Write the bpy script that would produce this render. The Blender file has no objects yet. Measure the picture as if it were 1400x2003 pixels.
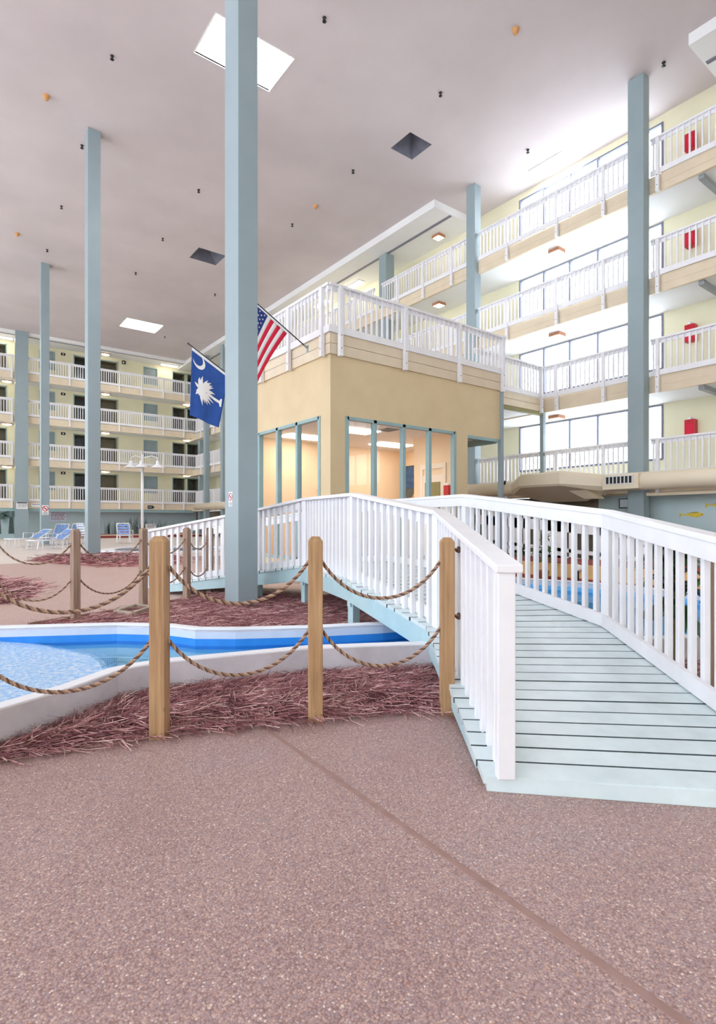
import bpy, bmesh, math, random
from mathutils import Vector, Matrix
random.seed(7)
S = bpy.context.scene
COL = S.collection

# ------------------------------------------------------------------ camera
cam = bpy.data.cameras.new('camera'); cam.sensor_fit = 'HORIZONTAL'; cam.sensor_width = 36.0
cam.lens = 36.0 * 1085 / 1400
cam.shift_y = (1021 - 1001.5) / 1400
cam.clip_start = .05; cam.clip_end = 300
cam_o = bpy.data.objects.new('camera', cam); COL.objects.link(cam_o)
cam_o.location = (0, 0, 1.3)
cam_o.rotation_euler = (math.radians(90), 0, math.atan2(.797, .604) - math.radians(90))
S.camera = cam_o

# ------------------------------------------------------------------ world, exposure
W = bpy.data.worlds.new('daylight'); S.world = W; W.use_nodes = True
bg = W.node_tree.nodes['Background']
bg.inputs[0].default_value = (.88, .98, 1.1, 1); bg.inputs[1].default_value = 3.4
S.view_settings.view_transform = 'Standard'; S.view_settings.look = 'None'
S.view_settings.gamma = 1; S.view_settings.use_curve_mapping = False
S.view_settings.exposure = 0.9
try:
    S.cycles.max_bounces = 10; S.cycles.diffuse_bounces = 6; S.cycles.transparent_max_bounces = 24
    S.cycles.sample_clamp_indirect = 8
except Exception:
    pass
SKYLIGHT_POWER = 14.0
LAMP_POWER = 7.0
ROOM_POWER = 7.0

# ------------------------------------------------------------------ materials
def lin(c):
    return tuple((v / 255 / 12.92) if v / 255 <= .04045 else ((v / 255 + .055) / 1.055) ** 2.4 for v in c)

def new_mat(name):
    m = bpy.data.materials.new(name); m.use_nodes = True
    nt = m.node_tree
    return m, nt, nt.nodes['Principled BSDF'], nt.nodes, nt.links

def coords(nt, scale=(1, 1, 1)):
    tc = nt.nodes.new('ShaderNodeTexCoord'); mp = nt.nodes.new('ShaderNodeMapping')
    mp.inputs['Scale'].default_value = scale
    nt.links.new(tc.outputs['Object'], mp.inputs[0])
    return mp.outputs[0]

def ramp(nt, fac, stops):
    r = nt.nodes.new('ShaderNodeValToRGB')
    e = r.color_ramp.elements
    while len(e) < len(stops): e.new(.5)
    for i, (p, c) in enumerate(stops):
        e[i].position = p; e[i].color = (*lin(c), 1)
    nt.links.new(fac, r.inputs[0])
    return r.outputs[0]

def noise(nt, vec, scale, detail=4, rough=.55):
    n = nt.nodes.new('ShaderNodeTexNoise')
    n.inputs['Scale'].default_value = scale; n.inputs['Detail'].default_value = detail
    n.inputs['Roughness'].default_value = rough
    nt.links.new(vec, n.inputs['Vector'])
    return n.outputs[0]

def bump(nt, h, bsdf, strength, dist=.01):
    b = nt.nodes.new('ShaderNodeBump'); b.inputs['Strength'].default_value = strength
    b.inputs['Distance'].default_value = dist
    nt.links.new(h, b.inputs['Height']); nt.links.new(b.outputs[0], bsdf.inputs['Normal'])

def paint(name, rgb, rough=.5, var=6, scale=3.0, bmp=0.0, stretch=(1, 1, 1), spec=.4):
    m, nt, b, N, L = new_mat(name)
    v = coords(nt, stretch)
    n = noise(nt, v, scale)
    lo = tuple(max(0, c - var) for c in rgb); hi = tuple(min(255, c + var) for c in rgb)
    L.new(ramp(nt, n, [(.3, lo), (.7, hi)]), b.inputs['Base Color'])
    b.inputs['Roughness'].default_value = rough; b.inputs['Specular IOR Level'].default_value = spec
    if bmp: bump(nt, noise(nt, v, scale * 6), b, bmp)
    return m

def emit(name, rgb, power):
    m, nt, b, N, L = new_mat(name)
    b.inputs['Base Color'].default_value = (*lin(rgb), 1)
    b.inputs['Emission Color'].default_value = (*lin(rgb), 1)
    b.inputs['Emission Strength'].default_value = power
    return m

def clear(name, tint=(255, 255, 255), gloss=.08, rough=.02):
    m, nt, b, N, L = new_mat(name)
    N.remove(b)
    out = N['Material Output']
    t = N.new('ShaderNodeBsdfTransparent'); t.inputs[0].default_value = (*lin(tint), 1)
    g = N.new('ShaderNodeBsdfGlossy'); g.inputs['Roughness'].default_value = rough
    lw = N.new('ShaderNodeLayerWeight'); lw.inputs[0].default_value = .5
    pw = N.new('ShaderNodeMath'); pw.operation = 'POWER'; pw.inputs[1].default_value = 3.0
    mul = N.new('ShaderNodeMath'); mul.operation = 'MULTIPLY_ADD'; mul.inputs[1].default_value = gloss * 4; mul.inputs[2].default_value = gloss * .5
    mul.use_clamp = True
    mx = N.new('ShaderNodeMixShader')
    L.new(lw.outputs['Facing'], pw.inputs[0]); L.new(pw.outputs[0], mul.inputs[0])
    L.new(mul.outputs[0], mx.inputs[0]); L.new(t.outputs[0], mx.inputs[1]); L.new(g.outputs[0], mx.inputs[2])
    L.new(mx.outputs[0], out.inputs[0])
    return m

def aggregate(name, tone, light=0):
    m, nt, b, N, L = new_mat(name)
    v = coords(nt)
    vo = N.new('ShaderNodeTexVoronoi'); vo.inputs['Scale'].default_value = 150
    L.new(v, vo.inputs['Vector'])
    sep = N.new('ShaderNodeSeparateColor'); L.new(vo.outputs['Color'], sep.inputs[0])
    k = light
    peb = ramp(nt, sep.outputs[0], [(0, (116 + k, 92 + k, 92 + k)), (.2, (150 + k, 122 + k, 118 + k)), (.42, (170 + k, 146 + k, 142 + k)),
                                    (.6, (150 + k, 136 + k, 146 + k)), (.76, (196 + k, 152 + k, 126 + k)), (.9, (204 + k, 182 + k, 170 + k)), (.965, (206 + k, 186 + k, 176 + k)), (.985, (248, 238, 228))])
    big = ramp(nt, noise(nt, v, 1.1, 5), [(.3, tone[0]), (.55, tone[1]), (.75, tone[2])])
    mx = N.new('ShaderNodeMix'); mx.data_type = 'RGBA'; mx.inputs[0].default_value = .38
    L.new(peb, mx.inputs[6]); L.new(big, mx.inputs[7])
    dk = ramp(nt, vo.outputs['Distance'], [(.0, (255, 255, 255)), (.5, (246, 240, 238)), (.8, (214, 200, 196))])
    mu = N.new('ShaderNodeMix'); mu.data_type = 'RGBA'; mu.blend_type = 'MULTIPLY'; mu.inputs[0].default_value = 1
    L.new(mx.outputs[2], mu.inputs[6]); L.new(dk, mu.inputs[7])
    L.new(mu.outputs[2], b.inputs['Base Color'])
    b.inputs['Roughness'].default_value = .5; b.inputs['Specular IOR Level'].default_value = .45
    inv = N.new('ShaderNodeMath'); inv.operation = 'SUBTRACT'; inv.inputs[0].default_value = 1
    L.new(vo.outputs['Distance'], inv.inputs[1])
    bump(nt, inv.outputs[0], b, .35, .004)
    return m

def timber(name, c0, c1, c2):
    m, nt, b, N, L = new_mat(name)
    v = coords(nt, (30, 30, 1.6))
    n = noise(nt, v, 1.4, 6, .6)
    v2 = coords(nt, (8, 8, 5))
    k = noise(nt, v2, 1.3, 2)
    a = ramp(nt, n, [(.25, c0), (.5, c1), (.75, c2)])
    kn = ramp(nt, k, [(.2, (120, 90, 62)), (.29, (255, 255, 255))])
    mu = N.new('ShaderNodeMix'); mu.data_type = 'RGBA'; mu.blend_type = 'MULTIPLY'; mu.inputs[0].default_value = .7
    L.new(a, mu.inputs[6]); L.new(kn, mu.inputs[7]); L.new(mu.outputs[2], b.inputs['Base Color'])
    b.inputs['Roughness'].default_value = .65
    bump(nt, n, b, .15, .004)
    return m

def straw(name):
    m, nt, b, N, L = new_mat(name)
    v = coords(nt)
    n = noise(nt, v, 60, 3, .7); n2 = noise(nt, v, 3, 3)
    geo = N.new('ShaderNodeNewGeometry')
    mm = N.new('ShaderNodeMix'); mm.inputs[0].default_value = .55
    L.new(n, mm.inputs[2]); L.new(geo.outputs['Random Per Island'], mm.inputs[3])
    ad = N.new('ShaderNodeMath'); ad.operation = 'ADD'; L.new(mm.outputs[0], ad.inputs[0])
    mul = N.new('ShaderNodeMath'); mul.operation = 'MULTIPLY'; mul.inputs[1].default_value = .45; L.new(n2, mul.inputs[0])
    L.new(mul.outputs[0], ad.inputs[1])
    L.new(ramp(nt, ad.outputs[0], [(.38, (88, 50, 56)), (.58, (148, 97, 102)), (.80, (182, 128, 130)), (.98, (230, 196, 190))]), b.inputs['Base Color'])
    b.inputs['Roughness'].default_value = .75; b.inputs['Specular IOR Level'].default_value = .25
    return m

M = {}
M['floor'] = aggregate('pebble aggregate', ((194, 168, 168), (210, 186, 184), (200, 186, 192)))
M['floor_far'] = aggregate('pebble aggregate grazing light', ((218, 190, 174), (226, 200, 186), (228, 206, 196)), 30)  # same aggregate made paler: grazing light put into the colour
M['deck_pale'] = paint('pale pool deck', (226, 214, 204), .5, 5, 2)
M['joint'] = paint('joint strip', (160, 128, 120), .6, 8, 12)
M['straw'] = straw('red pine straw')
M['soil'] = paint('dark soil', (84, 62, 58), .9, 14, 9, .3)
M['column'] = paint('pale blue steel paint', (148, 164, 169), .38, 3, 1.5)
M['rail'] = paint('white gloss paint', (236, 235, 238), .42, 3, 5)
M['cream'] = paint('cream board', (222, 206, 180), .5, 4, 2.5)
M['tan'] = paint('tan block wall', (217, 196, 157), .6, 4, 1.6, .03)
M['wallcream'] = paint('pale yellow wall', (228, 222, 192), .6, 3, 1.2)
M['ceil'] = paint('ceiling plaster', (208, 198, 198), .8, 9, .22, .02)
M['soffit'] = paint('white soffit', (236, 236, 236), .7, 2, 1)
M['bluewall'] = paint('blue green wall', (186, 206, 209), .5, 4, .8)
M['deck'] = paint('pale teal deck paint', (210, 224, 226), .26, 9, 4, .04, (1, 1, 1), .5)
M['deck_edge'] = paint('dirt and gap shade edge', (70, 82, 84), .8, 10, 20)  # shade of the gaps, with some dirt, put into the edge colour
M['stringer'] = paint('teal timber paint', (176, 204, 210), .45, 6, 4)
M['teal'] = paint('teal frame', (146, 176, 180), .45, 3, 3)
M['mullion'] = paint('dark mullion', (120, 122, 138), .4, 3, 5)
M['darkglass'] = paint('dark window', (84, 92, 92), .15, 8, 3)
M['dark'] = paint('dark recess', (124, 118, 100), .6, 6, 2)
M['blind'] = paint('window blind', (150, 162, 166), .5, 4, 4)
M['post'] = timber('yellow pine post', (142, 106, 74), (172, 134, 94), (194, 158, 118))
M['post_far'] = timber('weathered post', (126, 102, 88), (154, 126, 108), (174, 148, 128))
M['grey_timber'] = timber('grey timber', (150, 134, 116), (176, 160, 142), (196, 182, 164))
M['rope'] = paint('manila rope', (182, 152, 130), .8, 18, 160)
M['rope2'] = paint('manila rope strand', (160, 128, 106), .8, 18, 160)
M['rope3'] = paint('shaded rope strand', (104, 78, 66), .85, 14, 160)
M['knot'] = paint('dark rope end', (92, 68, 56), .85, 14, 90)
M['stucco'] = paint('grey stucco', (208, 202, 208), .75, 10, 5, .15)
M['coping'] = paint('white coping', (242, 242, 246), .5, 3, 5)
M['poolpale'] = paint('pale pool paint', (206, 214, 232), .5, 5, 4)
M['poolblue'] = paint('pool blue paint', (44, 136, 222), .35, 8, 3)
M['poolfloor'] = paint('pool floor paint', (168, 216, 236), .5, 10, 2)
M['poolfloor2'] = paint('bright pool floor', (120, 196, 246), .4, 12, 2)
M['black'] = paint('black metal', (26, 26, 28), .4, 3, 5)
M['red'] = paint('red enamel', (196, 24, 40), .35, 5, 6)
M['darkred'] = paint('dark red brick', (150, 66, 58), .7, 12, 12)
M['white'] = paint('white plastic', (240, 240, 240), .4, 2, 5)
M['lampframe'] = paint('brown lamp frame', (178, 124, 92), .5, 6, 8)
M['duct'] = paint('tan duct', (232, 219, 194), .45, 3, 1.5)
M['planter'] = paint('ochre planter', (222, 184, 126), .7, 6, 3)
M['leaf'] = paint('leaf green', (62, 112, 50), .4, 22, 14)
M['leafdark'] = paint('dark leaf', (44, 84, 44), .4, 16, 9)
M['stalk'] = paint('stalk', (120, 112, 72), .6, 12, 20)
M['terracotta'] = paint('terracotta', (176, 104, 74), .7, 8, 8)
M['flagblue'] = paint('indigo flag cloth', (30, 78, 156), .6, 6, 4)
M['flagnavy'] = paint('navy flag cloth', (24, 48, 122), .6, 5, 4)
M['flagred'] = paint('red flag cloth', (216, 18, 60), .6, 4, 4)
M['flagwhite'] = paint('white flag cloth', (236, 238, 238), .6, 3, 4)
M['strap'] = paint('blue vinyl strap', (120, 160, 220), .45, 10, 8)
M['fish'] = paint('yellow mural paint', (222, 192, 62), .6, 14, 9)
M['fishdk'] = paint('olive mural paint', (150, 140, 62), .6, 10, 9)
M['mural'] = paint('grey green mural paint', (112, 138, 132), .6, 12, 5)
M['muraldk'] = paint('dark mural paint', (84, 98, 96), .6, 10, 5)
M['peach'] = paint('peach room wall', (240, 216, 184), .6, 3, 1)
M['doorwhite'] = paint('door white', (240, 228, 210), .5, 3, 2)
M['posterblue'] = paint('poster blue', (52, 92, 140), .5, 20, 6)
M['postergold'] = paint('poster gold', (196, 150, 84), .5, 34, 9)
M['pyramid'] = paint('grey skylight dome', (96, 98, 112), .3, 12, 2)
M['steel'] = paint('grey steel', (150, 156, 162), .4, 4, 4)
M['copper'] = paint('copper cap', (206, 150, 92), .4, 8, 20)
M['green'] = paint('olive shade', (140, 132, 84), .6, 5, 3)
M['glass'] = clear('window glass', gloss=.03)
M['water'] = clear('pool water', (224, 244, 252), .09, .03)
M['skylight'] = emit('skylight diffuser', (250, 252, 255), SKYLIGHT_POWER)
M['lamp'] = emit('lamp glass', (255, 238, 200), LAMP_POWER)
M['tube'] = emit('lamp panel', (255, 244, 220), LAMP_POWER * 1.6)
M['room'] = emit('room light panel', (255, 246, 232), ROOM_POWER)

# ------------------------------------------------------------------ mesh helpers
ORIGIN = {}

class MB:
    def __init__(s): s.v = []; s.f = []; s.m = []; s.cur = 0
    def add(s, verts, faces):
        o = len(s.v); s.v += [tuple(p) for p in verts]
        s.f += [tuple(i + o for i in f) for f in faces]; s.m += [s.cur] * len(faces)
        return s
    def box(s, a, b):
        (x0, y0, z0), (x1, y1, z1) = [tuple(map(min, zip(a, b))), tuple(map(max, zip(a, b)))]
        return s.add([(x0, y0, z0), (x1, y0, z0), (x1, y1, z0), (x0, y1, z0), (x0, y0, z1), (x1, y0, z1), (x1, y1, z1), (x0, y1, z1)],
                     [(3, 2, 1, 0), (4, 5, 6, 7), (0, 1, 5, 4), (1, 2, 6, 5), (2, 3, 7, 6), (3, 0, 4, 7)])
    def cbox(s, c, size, rz=0):
        w, d, h = [q / 2 for q in size]; ca, sa = math.cos(rz), math.sin(rz)
        P = []
        for z in (-h, h):
            for x, y in ((-w, -d), (w, -d), (w, d), (-w, d)):
                P.append((c[0] + x * ca - y * sa, c[1] + x * sa + y * ca, c[2] + z))
        return s.add(P, [(3, 2, 1, 0), (4, 5, 6, 7), (0, 1, 5, 4), (1, 2, 6, 5), (2, 3, 7, 6), (3, 0, 4, 7)])
    def prism(s, poly, z0, z1):
        n = len(poly)
        area = sum(poly[i][0] * poly[(i + 1) % n][1] - poly[(i + 1) % n][0] * poly[i][1] for i in range(n))
        if area < 0: poly = poly[::-1]
        f0 = z0 if callable(z0) else (lambda x, y: z0); f1 = z1 if callable(z1) else (lambda x, y: z1)
        P = [(x, y, f0(x, y)) for x, y in poly] + [(x, y, f1(x, y)) for x, y in poly]
        return s.add(P, [tuple(range(n - 1, -1, -1)), tuple(range(n, 2 * n))] + [(i, (i + 1) % n, n + (i + 1) % n, n + i) for i in range(n)])
    def tube(s, pts, r, n=8, cap=True):
        pts = [Vector(p) for p in pts]; rings = []
        rr = r if isinstance(r, (list, tuple)) else [r] * len(pts)
        up = None
        P = []
        for i, p in enumerate(pts):
            t = (pts[min(i + 1, len(pts) - 1)] - pts[max(i - 1, 0)]).normalized()
            if up is None:
                up = Vector((0, 0, 1)) if abs(t.z) < .9 else Vector((1, 0, 0))
            a = t.cross(up).normalized(); up2 = a.cross(t).normalized(); up = up2
            for k in range(n):
                q = 2 * math.pi * k / n
                P.append(p + (a * math.cos(q) + up2 * math.sin(q)) * rr[i])
        F = [(i * n + k, i * n + (k + 1) % n, (i + 1) * n + (k + 1) % n, (i + 1) * n + k) for i in range(len(pts) - 1) for k in range(n)]
        if cap: F += [tuple(range(n - 1, -1, -1)), tuple((len(pts) - 1) * n + k for k in range(n))]
        return s.add(P, F)
    def sweep(s, pts, o0, o1, z0, z1):
        """upright rectangular section along a plan polyline: side offsets o0..o1 (to the left of travel), heights z0..z1"""
        n = len(pts); P = []
        for i, p in enumerate(pts):
            d = []
            if i > 0: d.append((Vector(p[:2]) - Vector(pts[i - 1][:2])).normalized())
            if i < n - 1: d.append((Vector(pts[i + 1][:2]) - Vector(p[:2])).normalized())
            nn = [Vector((-q.y, q.x)) for q in d]
            m = (nn[0] + nn[-1]).normalized(); m = m / max(.4, m.dot(nn[0]))
            for o, z in ((o0, z0), (o1, z0), (o1, z1), (o0, z1)):
                P.append((p[0] + m.x * o, p[1] + m.y * o, p[2] + z))
        F = [(i * 4 + k, (i + 1) * 4 + k, (i + 1) * 4 + (k + 1) % 4, i * 4 + (k + 1) % 4) for i in range(n - 1) for k in range(4)]
        F += [(0, 1, 2, 3), tuple((n - 1) * 4 + k for k in (3, 2, 1, 0))]
        return s.add(P, F)
    def grid(s, fn, nu, nv, both=None):
        P = [fn(i / nu, j / nv) for j in range(nv + 1) for i in range(nu + 1)]
        F = [(j * (nu + 1) + i, j * (nu + 1) + i + 1, (j + 1) * (nu + 1) + i + 1, (j + 1) * (nu + 1) + i) for j in range(nv) for i in range(nu)]
        return s.add(P, F)
    def sphere(s, c, r, n=10, m=6, sc=(1, 1, 1)):
        P = []; F = []
        for j in range(m + 1):
            th = math.pi * j / m
            for i in range(n):
                ph = 2 * math.pi * i / n
                P.append((c[0] + r * sc[0] * math.sin(th) * math.cos(ph), c[1] + r * sc[1] * math.sin(th) * math.sin(ph), c[2] + r * sc[2] * math.cos(th)))
        for j in range(m):
            for i in range(n):
                F.append((j * n + i, (j + 1) * n + i, (j + 1) * n + (i + 1) % n, j * n + (i + 1) % n))
        return s.add(P, F)
    def lathe(s, c, prof, n=16):
        P = [(c[0] + r * math.cos(2 * math.pi * k / n), c[1] + r * math.sin(2 * math.pi * k / n), c[2] + z) for r, z in prof for k in range(n)]
        F = [(j * n + k, j * n + (k + 1) % n, (j + 1) * n + (k + 1) % n, (j + 1) * n + k) for j in range(len(prof) - 1) for k in range(n)]
        return s.add(P, F)
    def build(s, name, mats, parent=None, smooth=False, bevel=0):
        me = bpy.data.meshes.new(name)
        o = ORIGIN.get(parent.name, Vector((0, 0, 0))) if parent is not None else Vector((0, 0, 0))
        me.from_pydata([(x - o.x, y - o.y, z - o.z) for x, y, z in s.v], [], s.f)
        for m in (mats if isinstance(mats, (list, tuple)) else [mats]): me.materials.append(m)
        if any(s.m): me.polygons.foreach_set('material_index', s.m)
        bm = bmesh.new(); bm.from_mesh(me); bmesh.ops.recalc_face_normals(bm, faces=bm.faces); bm.to_mesh(me); bm.free()
        if smooth: me.shade_smooth()
        ob = bpy.data.objects.new(name, me); COL.objects.link(ob)
        if parent is not None: ob.parent = parent
        ORIGIN[ob.name] = o.copy()
        if bevel:
            b = ob.modifiers.new('edge', 'BEVEL'); b.width = bevel; b.segments = 2; b.limit_method = 'ANGLE'
        return ob

def tag(o, label=None, cat=None, group=None, kind=None):
    if label: o['label'] = label
    if cat: o['category'] = cat
    if group: o['group'] = group
    if kind: o['kind'] = kind
    return o

def thing(name, loc, label, cat, group=None, local=False):
    e = bpy.data.objects.new(name, None); COL.objects.link(e); e.location = loc; e.empty_display_size = .2
    ORIGIN[e.name] = Vector((0, 0, 0)) if local else Vector(loc)
    return tag(e, label, cat, group, 'thing')

def struct(name, mb, mats, label=None, **k):
    o = mb.build(name, mats, **k); o['kind'] = 'structure'
    if label: o['label'] = label
    return o

def inst(src, name, parent, world):
    o = bpy.data.objects.new(name, src); COL.objects.link(o)
    o.parent = parent; o.location = Vector(world) - ORIGIN[parent.name]
    ORIGIN[o.name] = ORIGIN[parent.name]
    return o

def copy_tree(o, parent=None):
    c = o.copy(); COL.objects.link(c)
    if parent is not None: c.parent = parent
    ORIGIN[c.name] = ORIGIN[o.name].copy()
    for ch in list(o.children): copy_tree(ch, c)
    return c

def inside(p, poly):
    x, y = p; c = False; n = len(poly)
    for i in range(n):
        x0, y0 = poly[i]; x1, y1 = poly[i - 1]
        if (y0 > y) != (y1 > y) and x < (x1 - x0) * (y - y0) / (y1 - y0) + x0: c = not c
    return c

def cells(u0, u1, v0, v1, holes):
    us = sorted({u0, u1, *[min(max(h[i], u0), u1) for h in holes for i in (0, 1)]})
    vs = sorted({v0, v1, *[min(max(h[i], v0), v1) for h in holes for i in (2, 3)]})
    for a, b in zip(us, us[1:]):
        for c, d in zip(vs, vs[1:]):
            mu, mv = (a + b) / 2, (c + d) / 2
            if not any(h[0] < mu < h[1] and h[2] < mv < h[3] for h in holes): yield a, b, c, d

def gz(x, y):
    t = min(1, max(0, (y - 9.6) / 6.4)); return .2 * t * t * (3 - 2 * t)

CEIL = 13.9
RF = {2: 2.62, 3: 5.42, 4: 8.22, 5: 11.06}      # floors of the right wing
LF = {2: 2.72, 3: 5.55, 4: 8.40, 5: 11.26}      # floors of the far left wing
ORD = {2: 'second', 3: 'third', 4: 'fourth', 5: 'top'}

# ================================================================== STRUCTURE
# floor: pebble aggregate, then the pale pool deck
mb = MB()
mb.grid(lambda u, v: (-14 + 32 * u, -14 + 31.2 * v, gz(0, -14 + 31.2 * v)), 16, 60)
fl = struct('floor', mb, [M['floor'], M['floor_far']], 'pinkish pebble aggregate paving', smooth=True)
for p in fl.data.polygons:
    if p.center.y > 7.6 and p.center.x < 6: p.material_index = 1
mb = MB(); mb.grid(lambda u, v: (-14 + 32 * u, 17.2 + 27.6 * v, .2 if v > 0 or True else 0), 8, 8)
struct('floor_deck', mb, M['deck_pale'], 'pale smooth pool deck')
# joint strip in the near paving
mb = MB()
mb.sweep([(1.643, 3.19, 0), (1.568, 1.418, 0), (1.543, .633, 0), (1.50, -2, 0)], -.012, .012, 0, .003)
mb.sweep([(1.643, 3.19, 0), (1.568, 1.418, 0), (1.543, .633, 0), (1.50, -2, 0)], .012, .020, 0, .0012)
struct('trim_1', mb, M['joint'], 'thin joint strip across the pebble paving')

# ceiling with skylight openings
BIGS = [(5.5, 7.72, 13.07, 14.5), (9.33, 11.53, 35.9, 37.65)]
PYRS = [(12.17, 13.15, 13.27, 14.24), (9.56, 10.88, 24.7, 25.92)]
EDGE = (16.95, 17.6, 10.85, 12.2)
mb = MB()
for a, b, c, d in cells(-14, 18.05, -14, 44.8, BIGS + PYRS + [EDGE]):
    mb.box((a, c, CEIL), (b, d, CEIL + .12))
struct('ceiling', mb, M['ceil'], 'pale plaster atrium ceiling')
# dropped soffits of the two wings
mb = MB(); mb.box((15.45, 15.45, 13.6), (17.85, 44.6, CEIL)); mb.box((15.45, -14, 13.6), (17.85, 6.26, CEIL))
struct('ceiling_soffit', mb, M['soffit'], 'white dropped soffit over the right wing')
mb = MB(); mb.box((-14, 42.7, 13.7), (15.45, 44.6, CEIL)); struct('ceiling_soffit', mb, M['soffit'], 'white dropped soffit over the far left wing')
mb = MB(); mb.box((16.35, 15.5, 13.575), (16.47, 42, 13.6)); mb.box((16.35, -8, 13.575), (16.47, 6.2, 13.6)); mb.box((-14, 42.95, 13.672), (15.4, 43.03, 13.7))
struct('trim_2', mb, M['mullion'], 'dark track under the wing soffits')

# right wing outer wall with window bays
BAYS = [(7.98, 13.24), (-7, -1.7)]  # second bay is out of view, added to let in more daylight
def next_under(lv): return {2: 4.94, 3: 7.74, 4: 10.57, 5: 13.66}[lv]
holes = [(a, b, RF[lv] + .62, next_under(lv)) for a, b in BAYS for lv in RF]
mb = MB()
for a, b, c, d in cells(-14, 44.8, 2.1, CEIL, holes): mb.box((17.85, a, c), (18.05, b, d))
struct('wall_right', mb, M['wallcream'], 'pale yellow walls of the right wing')
# its ground storey
mb = MB(); mb.box((16.5, -14, 0), (16.65, 9.3, 2.12)); struct('wall_right_ground', mb, M['bluewall'], 'pale blue green ground floor wall on the right')
mb = MB(); mb.box((16.42, -14, 2.1), (16.5, 9.3, 2.2)); struct('trim_3', mb, M['cream'], 'cream board above the blue wall')
mb = MB(); mb.box((16.9, 9.3, 0), (17.05, 44.6, 2.14)); mb.box((16.5, 9.3, 0), (16.9, 9.45, 2.14))
struct('wall_right_shopfront', mb, M['dark'], 'dark glazed ground floor under the right wing')
# far left wing wall
LW = 44.6
WIN = [(5.75, 6.62), (12.86, 13.82), (.2, 1.1), (-6, -5.1)]
REC = [(7.93, 8.9), (9.05, 10.88), (15.11, 16.12), (16.3, 17.25), (2.2, 3.72), (-2.6, -1.0)]
holes = [(a, b, LF[lv], LF[lv] + 2.12) for a, b in REC for lv in LF] + [(a, b, LF[lv] + .9, LF[lv] + 2.1) for a, b in WIN for lv in LF]
mb = MB()
for a, b, c, d in cells(-14, 18, 2.2, CEIL, holes): mb.box((a, LW, c), (b, LW + .2, d))
struct('wall_left', mb, M['wallcream'], 'pale yellow walls of the far left wing')
mb = MB(); mb.box((-14, 44.3, .2), (18, 44.5, 2.22)); struct('wall_left_ground', mb, M['bluewall'], 'blue green ground floor wall of the far wing')
mb = MB(); mb.box((-14, 42.95, 2.02), (16.3, 43.1, 2.22)); struct('trim_4', mb, M['teal'], 'teal beam under the first gallery of the far wing')
mb = MB()
for a, b, c, d in cells(-14, 18, 0, CEIL, [(x, x + 1.8, z, z + 1.4) for x in (-12, -8, -4, 0, 4, 8, 12) for z in (3.8, 9.4)]): mb.box((a, -14.2, c), (b, -14, d))  # openings behind the camera, added to brighten the front faces
struct('wall_back', mb, M['wallcream'], 'unseen wall of the near wing, openings added to light the hall')

mb = MB()
for a, b, c, d in cells(-14, 44.8, 0, CEIL, [(y, y + 3.5, .9, 12.4) for y in (-12, -6, 0, 6, 12, 18, 24, 30, 36)]): mb.box((-14.2, a, c), (-14, b, d))  # out of view, added to hold back side light, with openings left
struct('wall_far_left', mb, M['wallcream'], 'unseen atrium wall with openings, added to cut the side light')
# door recesses and windows of the far left wing
nwin = 0; ndoor = 0
for lv in (5, 4, 3, 2):
    z = LF[lv]
    for a, b in REC:
        if b < 0: continue
        ndoor += 1
        mb = MB(); mb.box((a, LW + .2, z), (b, LW + 1.3, z + 2.12)) if False else None
        mb.box((a - .05, LW + 1.1, z), (b + .05, LW + 1.2, z + 2.2)); mb.box((a - .1, LW + .2, z), (a, LW + 1.2, z + 2.2)); mb.box((b, LW + .2, z), (b + .1, LW + 1.2, z + 2.2))
        mb.box((a - .1, LW + .2, z + 2.12), (b + .1, LW + 1.2, z + 2.25)); mb.box((a - .1, LW + .2, z - .1), (b + .1, LW + 1.2, z))
        d = struct('door_%d' % ndoor, mb, M['dark'], 'dark door recess on the %s level of the far wing' % ORD[lv])
        mb = MB(); mb.box((a - .06, LW - .03, z), (a, LW + .02, z + 2.18)); mb.box((b, LW - .03, z), (b + .06, LW + .02, z + 2.18)); mb.box((a - .06, LW - .03, z + 2.12), (b + .06, LW + .02, z + 2.18))
        mb.build('door_frame', M['teal'], d)
        w = min(.92, b - a - .05)
        mb = MB(); mb.box((a + .02, LW + 1.02, z), (a + w, LW + 1.1, z + 2.02)); mb.build('door_leaf', M['darkglass'], d)
    for a, b in WIN:
        nwin += 1
        mb = MB(); fz0, fz1 = z + .9, z + 2.1
        mb.box((a - .06, LW - .03, fz0 - .06), (b + .06, LW + .03, fz0)); mb.box((a - .06, LW - .03, fz1), (b + .06, LW + .03, fz1 + .07))
        mb.box((a - .06, LW - .03, fz0), (a, LW + .03, fz1)); mb.box((b, LW - .03, fz0), (b + .06, LW + .03, fz1)); mb.box((a, LW, fz0 + .56), (b, LW + .03, fz0 + .6))
        w = struct('window_%d' % nwin, mb, M['teal'], 'teal framed window on the %s level of the far wing' % ORD[lv])
        mb = MB(); mb.box((a, LW + .06, fz0), (b, LW + .08, fz1)); mb.build('pane', M['blind'], w)

# window walls of the right wing, the seen bay and the added one
for a, b in BAYS:
    for lv in (5, 4, 3, 2):
        nwin += 1
        z0, z1 = RF[lv] + .62, next_under(lv)
        n = 5; mb = MB()
        for i in range(n + 1):
            y = a + (b - a) * i / n; mb.box((17.83, y - .03, z0), (17.93, y + .03, z1))
        mb.box((17.84, a, z0 - .03), (17.95, b, z0 + .04)); mb.box((17.84, a, z1 - .05), (17.95, b, z1))
        w = struct('window_%d' % nwin, mb, M['mullion'], 'bright glazed window wall on the %s level of the right wing' % ORD[lv])
        for i in range(n):
            y0 = a + (b - a) * i / n + .03; y1 = a + (b - a) * (i + 1) / n - .03
            mb = MB(); mb.box((17.88, y0, z0 + .04), (17.89, y1, z1 - .05)); mb.build('pane', M['glass'], w)

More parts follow.
